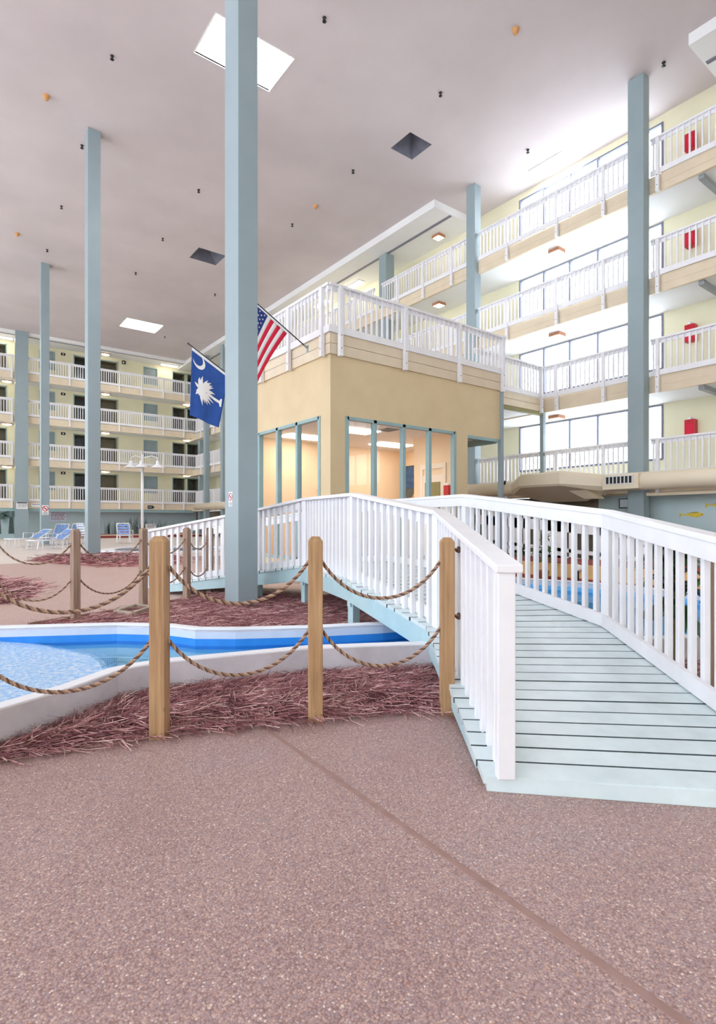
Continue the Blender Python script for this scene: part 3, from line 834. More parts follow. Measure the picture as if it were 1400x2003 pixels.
# timber edging and small timber frame in the straw
mb = MB(); mb.sweep([(.9, 7.96, 0), (1.54, 8.23, 0), (2.6, 8.66, 0), (3.35, 9.09, 0), (3.83, 9.52, 0)], -.02, .02, 0, .05)
tag(mb.build('bed_edging', M['post_far']), 'low timber edging board along the foot of the far rope fence', 'edging')
t = thing('timber_frame', (2.2, 8.1, .05), 'small empty timber frame lying in the straw near the far rope fence', 'timber frame')
fr = [(1.93, 8.02), (2.08, 7.72), (2.46, 8.14), (2.32, 8.46)]
for i in range(4):
    a, b = fr[i], fr[(i + 1) % 4]
    mb = MB(); mb.sweep([(a[0], a[1], 0), (b[0], b[1], 0)], -.03, .03, .0, .1); mb.build('side_board', M['grey_timber'], t, bevel=.004)
mb = MB(); mb.lathe((2.72, 5.62, .055), [(.001, .035), (.05, .035), (.075, .02), (.085, 0)], 18)
tag(mb.build('drain_cover', M['stucco'], smooth=True), 'small grey round cover in the straw behind the channel', 'drain cover')

# ================================================================== FLAGS
def flag_pole(t, b, tip, seg=1.0):
    b, tip = Vector(b), Vector(tip)
    mb = MB(); mb.tube([b, tip], .014, 10); mb.build('flag_pole', M['black'], t, smooth=True)
    mb = MB(); mb.sphere(tip, .026, 10, 6); mb.build('finial', M['black'], t, smooth=True)
    mb = MB(); d = (tip - b).normalized(); mb.tube([b - d * .03, b + d * .12], .024, 10); mb.box((6.73, b.y - .04, b.z - .1), (6.745, b.y + .04, b.z + .06)); mb.build('bracket', M['steel'], t)

def cloth_fn(H0, H1, F0, F1, amp, waves, ph=0):
    H0, H1, F0, F1 = map(Vector, (H0, H1, F0, F1))
    n = (H1 - H0).cross(F0 - H0).normalized()
    def fn(s, t, o=0.0):
        p = H0.lerp(H1, s).lerp(F0.lerp(F1, s), t)
        w = amp * t ** .7 * math.sin(waves * math.pi * s + ph + 1.2 * t) + amp * .4 * t * math.sin(3 * waves * s + 4 * t)
        return p + n * (w + o)
    return fn
# state flag: indigo with a white crescent and palmetto
t = thing('state_flag', (6.73, 14.5, 5.28), 'blue flag with white crescent and palm tree, on a pole left of the nearest column', 'flag', 'flags on the pavilion')
flag_pole(t, (6.74, 14.5, 5.25), (5.32, 14.5, 6.05))
fs = cloth_fn((5.42, 14.5, 5.975), (6.47, 14.5, 5.38), (5.36, 14.48, 4.15), (6.08, 14.3, 3.86), .03, 3.0)
mb = MB(); mb.grid(lambda u, v: fs(u, v), 24, 30); cl = mb.build('cloth', M['flagblue'], t, smooth=True)
sol = cl.modifiers.new('thick', 'SOLIDIFY'); sol.thickness = .003; sol.offset = 0
mb = MB(); mb.grid(lambda u, v: fs(u, v * .045, .004), 20, 1); mb.grid(lambda u, v: fs(u, v * .045, -.004), 20, 1); mb.build('hoist_sleeve', M['flagwhite'], cl)
mb = MB()
def emblem(poly):
    for o in (.005, -.005):
        mb.add([fs(x, y, o) for x, y in poly], [tuple(range(len(poly)))])
def quadstrip(pa, pb):
    for o in (.005, -.005):
        n = len(pa); mb.add([fs(x, y, o) for x, y in pa] + [fs(x, y, o) for x, y in pb], [(i, i + 1, n + i + 1, n + i) for i in range(n - 1)])
FW, FH = 1.2, 1.8
def st(x, y): return (x / FW, y / FH)
oa, ia = [], []
for i in range(21):
    th = math.radians(-75 + 245 * i / 20)
    R1 = .2; cx, cy = .24, .24
    oa.append(st(cx + R1 * math.cos(th), cy + R1 * math.sin(th)))
    wd = .095 * math.sin(math.pi * i / 20) ** .8
    ia.append(st(cx + (R1 - wd) * math.cos(th), cy + (R1 - wd) * math.sin(th)))
quadstrip(oa, ia)
rnd = random.Random(2); cx, cy = .40, .97
for i in range(30):
    th = math.radians(18 + 324 * i / 29 + rnd.uniform(-6, 6)); ln = rnd.uniform(.24, .40)
    c, s_ = math.cos(th), math.sin(th); bend = .10 * (1 if s_ > 0 else -1)
    pa, pb = [], []
    for k in range(7):
        f = k / 6; wv = .045 * math.sin(math.pi * min(1, f * .9 + .12)) * (1 if k < 6 else .1)
        px, py = cx + c * ln * f + .12 * f * f, cy + s_ * ln * f * 1.08
        pa.append(st(px - s_ * wv, py + c * wv)); pb.append(st(px + s_ * wv, py - c * wv))
    quadstrip(pa, pb)
quadstrip([st(.42, .90), st(.62, .925), st(.85, .95), st(1.05, .965), st(1.08, .88), st(1.13, .87)], [st(.42, 1.02), st(.62, 1.015), st(.85, 1.03), st(1.05, 1.05), st(1.09, 1.14), st(1.14, 1.13)])
em = mb.build('emblem', M['flagwhite'], cl)
# national flag
t = thing('national_flag', (6.73, 10.8, 5.28), 'striped red and white flag with starred blue corner, right of the nearest column', 'flag', 'flags on the pavilion')
flag_pole(t, (6.74, 10.8, 5.27), (5.02, 10.8, 6.24))
def ff(s, t, o=0.0):
    p = Vector((5.16, 10.8, 6.155)).lerp(Vector((6.24, 10.8, 5.545)), s)
    p += Vector((-(.26 + .58 * s) * (t + .25 * t * (1 - t)), 0, -1.40 * t))
    return p + Vector((0, -1, 0)) * (o + .035 * t ** .7 * math.sin(1.6 * math.pi * s + .6 + 1.2 * t))
mb = MB()
for i in range(13):
    mb.cur = 0 if i % 2 == 0 else 1
    mb.grid(lambda u, v, i=i: ff((i + u) / 13, .03 + v * .97), 2, 24)
cl = mb.build('cloth', [M['flagred'], M['flagwhite']], t, smooth=True)
sol = cl.modifiers.new('thick', 'SOLIDIFY'); sol.thickness = .003; sol.offset = 0
mb = MB()
for o in (.005, -.005): mb.grid(lambda u, v, o=o: ff(u * 7 / 13, .03 + v * .40, o), 10, 12)
mb.build('canton', M['flagnavy'], cl, smooth=True)
mb = MB()
for r in range(9):
    for c in range(6 if r % 2 == 0 else 5):
        s0 = (r + 1) / 10 * 7 / 13; t0 = .03 + ((c + (.5 if r % 2 == 0 else 1)) / 6) * .40
        for o in (.009, -.009):
            pts = []
            for k in range(10):
                a = math.pi * k / 5 - math.pi; rr = .024 if k % 2 == 0 else .010
                pts.append(ff(s0 + rr * math.sin(a) / 1.26, t0 + rr * math.cos(a) / 1.6, o))
            mb.add(pts, [tuple(range(10))])
mb.build('stars', M['flagwhite'], cl)
mb = MB(); mb.grid(lambda u, v: ff(u, v * .035, .004), 20, 1); mb.grid(lambda u, v: ff(u, v * .035, -.004), 20, 1); mb.build('hoist_sleeve', M['flagwhite'], cl)

# ================================================================== CEILING ITEMS
for (a, b, c, d), l in zip(BIGS, ('large bright rectangular skylight behind the nearest column', 'bright skylight on the far ceiling, above the far left wing')):
    t = thing('skylight', ((a + b) / 2, (c + d) / 2, CEIL), l, 'skylight', 'bright skylights')
    mb = MB(); mb.box((a, c, CEIL + .05), (b, d, CEIL + .06)); mb.build('diffuser', M['skylight'], t)
    mb = MB(); mb.box((a - .03, c - .03, CEIL - .012), (a, d + .03, CEIL + .05)); mb.box((b, c - .03, CEIL - .012), (b + .03, d + .03, CEIL + .05)); mb.box((a, c - .03, CEIL - .012), (b, c, CEIL + .05)); mb.box((a, d, CEIL - .012), (b, d + .03, CEIL + .05)); mb.build('frame', M['white'], t)
t = thing('skylight', (17.27, 11.5, CEIL), 'bright strip skylight over the window wall of the right wing', 'skylight', 'bright skylights')
mb = MB(); mb.box((EDGE[0], EDGE[2], CEIL + .05), (EDGE[1], EDGE[3], CEIL + .06)); mb.build('diffuser', M['skylight'], t)
mb = MB(); mb.box((EDGE[0] - .05, EDGE[2], CEIL - .05), (EDGE[0], EDGE[3], CEIL + .05)); mb.build('frame', M['white'], t)
for (a, b, c, d), l in zip(PYRS, ('dark pyramid skylight in the middle of the ceiling', 'dark pyramid skylight left of the nearest column, farther back')):
    mb = MB(); m = ((a + b) / 2, (c + d) / 2, CEIL + .55)
    mb.add([(a, c, CEIL + .0), (b, c, CEIL), (b, d, CEIL), (a, d, CEIL), m], [(0, 1, 4), (1, 2, 4), (2, 3, 4), (3, 0, 4)])
    tag(mb.build('pyramid_skylight', M['pyramid']), l, 'skylight', 'dark pyramid skylights')
SPR = [((7.7, 11.55), 'just right of the large bright skylight'), ((3.76, 15.96), 'before the straw island column top'), ((11.76, 11.51), 'before the dark pyramid skylight in mid ceiling'),
       ((15.86, 7.06), 'beside the top of the tall right column'), ((3.85, 20.36), 'touching the straw island column top'), ((7.89, 20.41), 'left of nearest column, above the farther dark pyramid'),
       ((3.94, 24.77), 'left of the straw island column, at mid ceiling'), ((11.86, 15.94), 'left of and below the mid ceiling dark pyramid'), ((11.95, 20.37), 'right of the nearest column, under the copper head'),
       ((7.97, 24.87), 'left of the small dark pyramid skylight'), ((4.04, 29.12), 'above the slender column behind the loungers'), ((15.92, 11.49), 'near the strip skylight over the window wall'),
       ((7.98, 29.11), 'between straw island column and far bright skylight'), ((12.22, 29.2), 'left of nearest column, beside farther dark pyramid'), ((12.3, 37.94), 'just right of the far bright skylight')]
for (x, y), w_ in SPR:
    mb = MB(); mb.lathe((x, y, CEIL), [(.001, -.11), (.05, -.11), (.055, -.1), (.02, -.09), (.02, -.03), (.05, -.02), (.05, 0)], 10)
    tag(mb.build('sprinkler_head', M['black'], smooth=True), 'dark sprinkler head on the ceiling, ' + w_, 'sprinkler', 'dark sprinkler heads')
for (x, y), w_ in (((11.78, 8.87), 'nearest to the upper right'), ((2.56, 18.63), 'left of the straw island column'), ((11.98, 18.63), 'right of the nearest column at mid ceiling'), ((2.77, 28.27), 'at the far left edge')):
    mb = MB(); mb.lathe((x, y, CEIL), [(.001, -.14), (.05, -.13), (.075, -.08), (.1, 0)], 12)
    tag(mb.build('ceiling_cap', M['copper'], smooth=True), 'small copper coloured cap on the ceiling, ' + w_, 'ceiling cap', 'copper ceiling caps')

# gallery lamps
def lamp(label, x, y, z, s=.2, fm='lampframe', grp='square lamps under the right galleries'):
    t = thing('gallery_lamp', (x, y, z), label, 'lamp', grp)
    mb = MB()
    for a, b in (((x - s, y - s), (x + s, y - s + .03)), ((x - s, y + s - .03), (x + s, y + s)), ((x - s, y - s + .03), (x - s + .03, y + s - .03)), ((x + s - .03, y - s + .03), (x + s, y + s - .03))):
        mb.box((a[0], a[1], z - .11), (b[0], b[1], z))
    mb.build('frame', M[fm], t)
    mb = MB(); mb.box((x - s + .03, y - s + .03, z - .115), (x + s - .03, y + s - .03, z - .06)); mb.build('diffuser', M['lamp'], t)
lamp('square wood framed lamp under the soffit, left of the soffit corner column', 17.14, 16.9, 13.6)
lamp('square wood framed lamp before the bright windows, under the top gallery', 16.85, 11.0, 10.59)
lamp('square wood framed lamp left of the soffit corner column, under the top gallery', 16.97, 16.7, 10.59)
lamp('square wood framed lamp before the bright windows, under the fourth gallery', 16.93, 11.03, 7.76)
lamp('square wood framed lamp before the bright windows, under the third gallery', 17.0, 11.1, 4.96)
lamp('square lamp under the top gallery in the far right wing', 17.0, 24, 10.59)
def oval(label, x, z):
    t = thing('oval_lamp', (x, 43.8, z), label, 'lamp', 'small lamps under the far left galleries')
    mb = MB(); mb.cbox((x, 43.8, z - .03), (.62, .3, .06)); mb.build('frame', M['lampframe'], t)
    mb = MB(); mb.sphere((x, 43.8, z - .07), .28, 14, 8, (1, .5, .28)); mb.build('diffuser', M['lamp'], t, smooth=True)
for lv, z in ((5, 13.7), (4, 10.78), (3, 7.92), (2, 5.07)):
    if lv < 5:
        oval('small glowing lamp on the %s gallery of the far wing, at the left edge' % ORD[lv], 3.7, z)
        oval('small glowing lamp on the %s gallery of the far wing, left of the corner column' % ORD[lv], 15.93, z)
    oval('small glowing lamp on the far wing %s gallery, right of straw island column' % ORD[lv], 9.86, z)
def bright(label, x, y, z, rz=0, l=1.3):
    t = thing('soffit_light', (x, y, z), label, 'lamp', 'bright lamp panels on the soffits')
    mb = MB(); mb.cbox((x, y, z - .03), (l, .34, .06), rz); mb.build('housing', M['white'], t)
    mb = MB(); mb.cbox((x, y, z - .075), (l - .06, .28, .03), rz); mb.build('diffuser', M['tube'], t)
bright('bright lamp panel on the soffit above the terrace railing', 17.2, 23.0, 13.6, math.pi / 2)
bright('bright lamp panel on the soffit above the terrace railing, second and farther one', 17.2, 26.0, 13.6, math.pi / 2)
bright('bright lamp panel lighting the top gallery at the left edge', 3.4, 43.9, 13.7)
bright('bright lamp panel lighting the top gallery behind the blue flag', 14.6, 43.9, 13.7)

# ================================================================== PAVILION ROOM CONTENTS
for l, x, y in (('glowing light panel in the pavilion room ceiling, in the leftmost front pane', 8.75, 11.7), ('glowing light panel in the pavilion room ceiling, toward the blue picture', 11.3, 13.2), ('glowing light panel in the pavilion room ceiling, behind the side windows', 8.3, 13.45)):
    mb = MB(); mb.cbox((x, y, 3.705), (1.25, .65, .03)); tag(mb.build('ceiling_panel', M['room']), l, 'lamp', 'light panels in the pavilion room')
mb = MB(); mb.cbox((9.39, 11.1, 3.71), (.42, .42, .02)); 
for k in range(5): mb.cbox((9.39, 10.95 + .075 * k, 3.697), (.36, .03, .01))
tag(mb.build('air_vent', M['steel']), 'square grey air vent in the pavilion room ceiling', 'vent')
t = thing('wall_picture', (12.9, 14.1, 2.4), 'tall blue and gold picture on the pavilion room wall', 'picture')
mb = MB(); mb.box((12.86, 13.2, 1.4), (12.9, 14.3, 3.22)); mb.build('frame', M['darkglass'], t)
mb = MB(); mb.cur = 0; mb.box((12.85, 13.25, 2.45), (12.862, 14.25, 3.18)); mb.cur = 1
mb.add([(12.85, 13.3, 1.45), (12.85, 13.95, 1.45), (12.85, 14.05, 2.0), (12.85, 13.8, 2.3), (12.85, 13.85, 2.62), (12.85, 13.6, 2.8), (12.85, 13.4, 2.3)], [tuple(range(7))]); mb.build('image', [M['posterblue'], M['postergold']], t)
t = thing('extinguisher_cabinet', (11.1, 10.6, 2.1), 'red extinguisher cabinet beside the door in the pavilion room', 'extinguisher cabinet', 'red extinguisher cabinets')
mb = MB(); mb.box((11.02, 10.5, 1.85), (11.16, 10.68, 2.3)); mb.build('case', M['red'], t, bevel=.01)
mb = MB(); mb.box((11.03, 10.51, 2.3), (11.16, 10.67, 2.36)); mb.build('sign_plate', M['white'], t)
t = thing('emergency_light', (9.4, 14.3, 2.3), 'small cream emergency light on the back wall of the pavilion room', 'emergency light')
mb = MB(); mb.box((9.3, 14.28, 2.28), (9.62, 14.385, 2.42)); mb.build('case', M['doorwhite'], t, bevel=.01)
for dx in (.08, .24):
    mb = MB(); mb.sphere((9.3 + dx, 14.25, 2.46), .05, 10, 6); mb.build('lamp_head', M['white'], t, smooth=True)

# ================================================================== RIGHT WING ITEMS
for lv, w_ in ((5, 'top'), (4, 'fourth'), (3, 'third'), (2, 'second')):
    z = RF[lv] + 1.2
    t = thing('extinguisher_cabinet', (17.8, 7.1, z), 'red extinguisher cabinet on the cream wall of the right wing, %s level' % w_, 'extinguisher cabinet', 'red extinguisher cabinets')
    mb = MB(); mb.box((17.62, 6.98, z), (17.85, 7.26, z + .5)); mb.build('case', M['red'], t, bevel=.012)
    mb = MB(); mb.box((17.612, 7.02, z + .05), (17.62, 7.22, z + .36)); mb.build('door', M['flagred'], t)
    mb = MB(); mb.box((17.61, 7.08, z + .5), (17.85, 7.16, z + .56)); mb.build('bracket', M['white'], t)
# air duct
t = thing('air_duct', (15.2, 7.0, 2.4), 'long tan round air duct along the right wing, with a bulging plenum and grille box', 'duct')
def yl(y, z=2.41): return (15.25, y, z)
mb = MB(); mb.tube([(15.25, y, 2.415) for y in (-6, 0, 4, 7.2, 8.5, 9.1)], .245, 24); mb.build('tube', M['duct'], t, smooth=True)
mb = MB(); mb.tube([(15.25, y, 2.42) for y in (10.9, 12.5, 16, 24, 40)], .235, 24); mb.build('tube', M['duct'], t, smooth=True)
mb = MB()
def ring(y, x0, x1, z0, z1, c=.12, dz=0):
    return [(x0, y, z0 + c), (x0 + c, y, z0), (x1 - c, y, z0 - dz), (x1, y, z0 + c - dz), (x1, y, z1 - c), (x1 - c, y, z1), (x0 + c, y, z1), (x0, y, z1 - c)]
rs = [ring(8.35, 15.03, 15.5, 2.17, 2.65, .14), ring(9.35, 14.45, 16.0, 2.36, 2.80, .06, .42), ring(10.75, 14.45, 16.0, 2.36, 2.77, .06, .42), ring(11.5, 15.03, 15.5, 2.18, 2.65, .14)]
P = [p for r in rs for p in r]
F = [(j * 8 + i, j * 8 + (i + 1) % 8, (j + 1) * 8 + (i + 1) % 8, (j + 1) * 8 + i) for j in range(3) for i in range(8)] + [tuple(range(7, -1, -1)), tuple(range(24, 32))]
mb.add(P, F); mb.build('plenum', M['duct'], t)
mb = MB(); mb.add([(14.9, 8.9, 2.3), (14.9, 9.5, 2.3), (15.6, 9.5, 2.3), (15.6, 8.9, 2.3), (15.2, 8.6, 1.98), (15.2, 9.0, 1.98), (15.6, 9.0, 1.98), (15.6, 8.6, 1.98)], [(3, 2, 1, 0), (4, 5, 6, 7), (0, 1, 5, 4), (1, 2, 6, 5), (2, 3, 7, 6), (3, 0, 4, 7)])
mb.build('branch_boot', M['duct'], t)
mb = MB(); mb.box((14.93, 7.30, 2.2), (15.2, 8.3, 2.62)); gb = mb.build('grille_box', M['duct'], t, bevel=.01)
mb = MB(); mb.box((14.92, 7.44, 2.36), (14.932, 8.22, 2.55)); mb.build('grille_opening', M['black'], gb)
mb = MB()
for k in range(8): mb.box((14.905, 7.44 + k * .107, 2.35), (14.92, 7.465 + k * .107, 2.56))
mb.box((14.905, 7.42, 2.34), (14.92, 8.24, 2.36)); mb.box((14.905, 7.42, 2.55), (14.92, 8.24, 2.57)); mb.build('grille_bar', M['white'], gb)
mb = MB(); mb.tube([(15.0, 11.75, 2.55), (14.98, 11.7, 2.66)], .04, 6); mb.build('hanger_clip', M['black'], t)
# ground floor bits on the right
mb = MB(); mb.box((15.6, 4, 2.02), (15.75, 7.4, 2.1)); mb.box((15.75, 4, 2.02), (16.42, 4.1, 2.1)); tag(mb.build('conduit_board', M['cream']), 'cream service board below the duct on the right', 'board')
t = thing('floodlight', (16.1, 8.2, 1.9), 'dark floodlight on a bracket before the blue wall, below the duct grille', 'floodlight')
mb = MB(); mb.cbox((15.95, 8.1, 1.84), (.16, .46, .30), .35); mb.build('housing', M['black'], t, bevel=.01)
mb = MB(); mb.cbox((15.868, 8.07, 1.84), (.012, .38, .22), .35); mb.build('lens', M['steel'], t)
mb = MB(); mb.tube([(16.1, 8.2, 2.12), (16.05, 8.18, 2.0), (16.0, 8.16, 1.9)], .02, 8); mb.tube([(16.05, 8.2, 2.08), (16.1, 7.75, 1.55), (16.45, 7.7, 1.5)], .018, 8); mb.build('bracket', M['steel'], t)
def fish(label, y, z, l):
    # painted flat fish, nose toward -y
    prof = [(0, .0), (.06, .05), (.18, .085), (.4, .075), (.62, .05), (.8, .02), (.86, .02), (1.0, .11), (.95, 0), (1.0, -.11), (.86, -.02), (.7, -.03), (.5, -.07), (.36, -.10), (.3, -.14), (.26, -.10), (.1, -.06)]
    t = thing('fish_mural', (16.5, y, z), label, 'mural', 'yellow fish painted on the blue wall')
    mb = MB(); P = [(16.49, y + a * l, z + b * l) for a, b in prof]; n = len(P)
    mb.add(P + [(16.498, p[1], p[2]) for p in P], [tuple(range(n)), tuple(range(2 * n - 1, n - 1, -1))] + [(i, (i + 1) % n, n + (i + 1) % n, n + i) for i in range(n)])
    mb.build('body', M['fish'], t)
    fin = [(.16, .085), (.3, .125), (.5, .095), (.7, .04), (.4, .075)]
    mb = MB(); mb.add([(16.488, y + a * l, z + b * l) for a, b in fin], [tuple(range(5))]); mb.sphere((16.49, y + .08 * l, z + .015 * l), .012 * l * 2, 8, 4, (.1, 1, 1)); mb.build('fin', M['fishdk'], t)
fish('smaller yellow fish painted on the blue wall, left of the other fish', 6.30, 1.50, .64)
fish('yellow fish painted higher on the blue wall at the right edge', 5.62, 1.75, .66)

# ramp railing, planter and plants seen through the right bridge railing
t = thing('ramp_railing', (12.6, 8, 0), 'white paneled ramp railing behind the ochre planter, seen through the footbridge railing', 'railing')
def zs(y): return .42 + (y - 9.13) * .07
def slab(z0, z1, y0=6.0, y1=12.4, x=12.6, nm=None):
    mb = MB(); mb.add([(x, y0, zs(y0) + z0), (x + .05, y0, zs(y0) + z0), (x + .05, y1, zs(y1) + z0), (x, y1, zs(y1) + z0), (x, y0, zs(y0) + z1), (x + .05, y0, zs(y0) + z1), (x + .05, y1, zs(y1) + z1), (x, y1, zs(y1) + z1)],
                      [(3, 2, 1, 0), (4, 5, 6, 7), (0, 1, 5, 4), (1, 2, 6, 5), (2, 3, 7, 6), (3, 0, 4, 7)])
    mb.build(nm or 'rail', M['rail'], t)
slab(-.02, .09); slab(.2, .29); slab(.70, .97); slab(1.14, 1.2, nm='top_rail')
y = 6.1
while y < 12.4:
    mb = MB(); mb.cbox((12.625, y, zs(y) + .58), (.05, .17, 1.2)); mb.build('stile', M['rail'], t); y += .34
mb = MB(); mb.box((13.2, 5.4, 0), (13.3, 9.2, .98)); struct('wall_planter_back', mb, M['dark'], 'dark low wall behind the white ramp railing')
mb = MB(); mb.box((11.1, 3.4, 0), (12.5, 9.3, .38)); t = thing('planter', (11.8, 6, 0), 'long ochre planter beyond the blue pool, below the white ramp railing', 'planter')
mb.build('body', M['planter'], t, bevel=.01)
mb = MB(); mb.box((11.02, 3.4, 0), (11.1, 9.35, .07)); mb.build('base_strip', M['darkred'], t)
mb = MB(); mb.box((11.08, 3.38, .38), (12.5, 9.32, .40)); mb.build('soil', M['darkred'], t)
def plant(label, x, y, z, h, n, ll, name='corn_plant', m='leaf', pot=True, seed=1, wd=.04, droop=.6):
    rd = random.Random(seed)
    t = thing(name, (x, y, z), label, 'plant', 'plants by the pool')
    mb = MB(); mb.tube([(x, y, z), (x + .02, y, z + h * .5), (x, y + .02, z + h * .8)], [.022, .018, .012], 8); mb.build('stem', M['stalk'], t)
    mb = MB()
    for i in range(n):
        a = rd.uniform(0, 6.28); z0 = z + h * rd.uniform(.35, .85); l = ll * rd.uniform(.7, 1.1); up = rd.uniform(.3, 1.1)
        pa, pb = [], []
        for k in range(6):
            f = k / 5; r = l * f * .8; zz = z0 + up * l * f - droop * l * f * f * 1.2; w = wd * math.sin(math.pi * min(.98, .15 + f * .85)) + .003
            px, py = x + math.cos(a) * r, y + math.sin(a) * r
            pa.append((px - math.sin(a) * w, py + math.cos(a) * w, zz + w * .3)); pb.append((px + math.sin(a) * w, py - math.cos(a) * w, zz + w * .3))
        o = len(pa); mb.add(pa + pb, [(j, j + 1, o + j + 1, o + j) for j in range(o - 1)])
    mb.build('leaves', M[m], t, smooth=True)
    if pot:
        mb = MB(); mb.lathe((x, y, z - .02), [(.001, 0), (.09, 0), (.12, .2), (.13, .2), (.13, .22), (.11, .22), (.1, .18), (.001, .18)], 16); mb.build('pot', M['terracotta'], t, smooth=True)
plant('leafy corn plant before the ochre planter, seen through the right bridge railing', 10.75, 7.35, .02, 1.05, 40, .40, seed=3)
plant('small spiky plant on the ochre planter, left of the corn plant', 11.35, 8.35, .38, .35, 14, .3, seed=4, pot=False, m='leafdark')
plant('large dark leafy plant beside the right end of the footbridge railing', 5.12, 2.2, .02, 1.2, 40, .42, 'broadleaf_plant', 'leafdark', False, 6, .085)
plant('dark leafy plant next to the larger one, near the brown rope post', 4.95, 1.72, .02, 1.0, 26, .36, 'broadleaf_plant', 'leaf', False, 7, .06)
t = thing('spot_lamp', (10.9, 6.6, .1), 'small white bullet lamp at the edge of the blue pool', 'lamp')
mb = MB(); mb.tube([(10.9, 6.6, .0), (10.9, 6.6, .28)], .02, 8); mb.build('stake', M['black'], t)
mb = MB(); mb.tube([(10.98, 6.55, .3), (10.84, 6.66, .34)], [.06, .09], 14); mb.build('lamp_head', M['white'], t, smooth=True)
bed('pine_straw', 'red pine straw seen through the right railing beside the leafy plants', [(4.0, 1.9), (4.4, 1.3), (5.3, .7), (6.6, .9), (6.9, 1.7), (5.6, 2.15), (4.75, 2.65)], .03, flat, 2500, 12, .003, (.1, .22), .3)

# ================================================================== FAR POOL DECK
t = thing('hot_tub', (6.9, 21.6, .2), 'low round pool with white rim and dark water on the far deck', 'pool')
mb = MB(); n = 40
def ell(k, rx, ry, z): a = 2 * math.pi * k / n; return (7.3 + rx * math.cos(a) * .797 - ry * math.sin(a) * .604 * -1, 21.9 - rx * math.cos(a) * .604 + ry * math.sin(a) * .797, z)
P = [ell(k, rx, ry, z) for rx, ry, z in ((2.5, 2.6, .2), (2.5, 2.6, .26), (2.0, 2.1, .26), (2.0, 2.1, .2)) for k in range(n)]
mb.add(P, [(j * n + k, j * n + (k + 1) % n, (j + 1) * n + (k + 1) % n, (j + 1) * n + k) for j in range(3) for k in range(n)]); mb.build('rim', M['coping'], t)
mb = MB(); mb.add([ell(k, 2.0, 2.1, .215) for k in range(n)], [tuple(range(n))]); mb.build('water', paint('dark tub water', (56, 78, 112), .08, 6, 2), t)

# lamp post
t = thing('lamp_post', (5.59, 19.6, .2), 'slim white lamp post with three bell shades on the far pool deck', 'lamp post')
mb = MB(); mb.tube([(5.59, 19.6, .2), (5.59, 19.6, 3.6)], .045, 14); mb.lathe((5.59, 19.6, .2), [(.001, .06), (.1, .06), (.12, 0)], 14); mb.build('pole', M['white'], t, smooth=True)
for k, (dx, dy) in enumerate(((-.33, .16), (-.06, -.1), (.42, -.30))):
    x, y = 5.59 + dx, 19.6 + dy
    mb = MB(); mb.tube([(5.59, 19.6, 3.5), (5.59 + dx * .6, 19.6 + dy * .6, 3.56), (x, y, 3.5), (x, y, 3.38)], .016, 8); ar = mb.build('arm', M['white'], t, smooth=True)
    mb = MB(); mb.lathe((x, y, 3.15), [(.23, 0), (.22, .015), (.1, .1), (.06, .13), (.05, .24), (.001, .25)], 18); mb.build('lamp_shade', M['white'], ar, smooth=True)

# strap loungers and chairs: local frame, x = head direction, y = width
def tubes(t, name, lines, r, m): 
    mb = MB()
    for l in lines: mb.tube(l, r, 8)
    return mb.build(name, m, t, smooth=True)
def lounger(label, loc, rz, back=.9):
    t = thing('sun_lounger', loc, label, 'sun lounger', 'blue strap sun loungers', local=True)
    c, s_ = math.cos(back), math.sin(back)
    bx, bz = 1.15 + .75 * c, .36 + .75 * s_
    tubes(t, 'frame', [[(0, y, .36), (1.15, y, .36)] for y in (-.32, .32)] + [[(0, -.32, .36), (0, .32, .36)]] + [[(1.15, y, .36), (bx, y, bz)] for y in (-.32, .32)] + [[(bx, -.32, bz), (bx, .32, bz)]], .022, M['white'])
    for x in (.12, 1.2):
        for y in (-.32, .32): tubes(t, 'leg', [[(x, y, .36), (x - .08, y * 1.1, .0)], [(x - .08, y * 1.1, .01), (x + .16, y * 1.1, .01), (x + .12, y, .36)]], .02, M['white'])
    for y in (-.32, .32): tubes(t, 'armrest', [[(.85, y, .36), (.88, y * 1.1, .6), (1.3, y * 1.1, .62)]], .02, M['white'])
    mb = MB()
    for k in range(15):
        x = .04 + k * .074; mb.box((x, -.32, .352), (x + .05, .32, .37))
    mb.build('seat_strap', M['strap'], t)
    mb = MB()
    for k in range(9):
        q0, q1 = .05 + k * .08, .10 + k * .08
        mb.add([(1.15 + q * c, y, .37 + q * s_) for q in (q0, q1) for y in (-.32, .32)], [(0, 1, 3, 2)])
        mb.add([(1.15 + q * c + .012 * s_, y, .37 + q * s_ - .012 * c) for q in (q0, q1) for y in (-.32, .32)], [(0, 2, 3, 1)])
    mb.build('back_strap', M['strap'], t)
    t.rotation_euler = (0, 0, rz); return t
lounger('blue strap sun lounger on the far deck, leftmost of the four', (2.45, 28.3, .2), .46, .55)
lounger('blue strap sun lounger on the far deck, nearest of the four', (2.95, 25.4, .2), .46, .6)
lounger('blue strap sun lounger with raised back, just left of the far fence post', (4.0, 29.6, .2), .9, 1.0)
lounger('blue strap sun lounger with raised back, farthest of the four', (4.85, 30.1, .2), .9, 1.05)
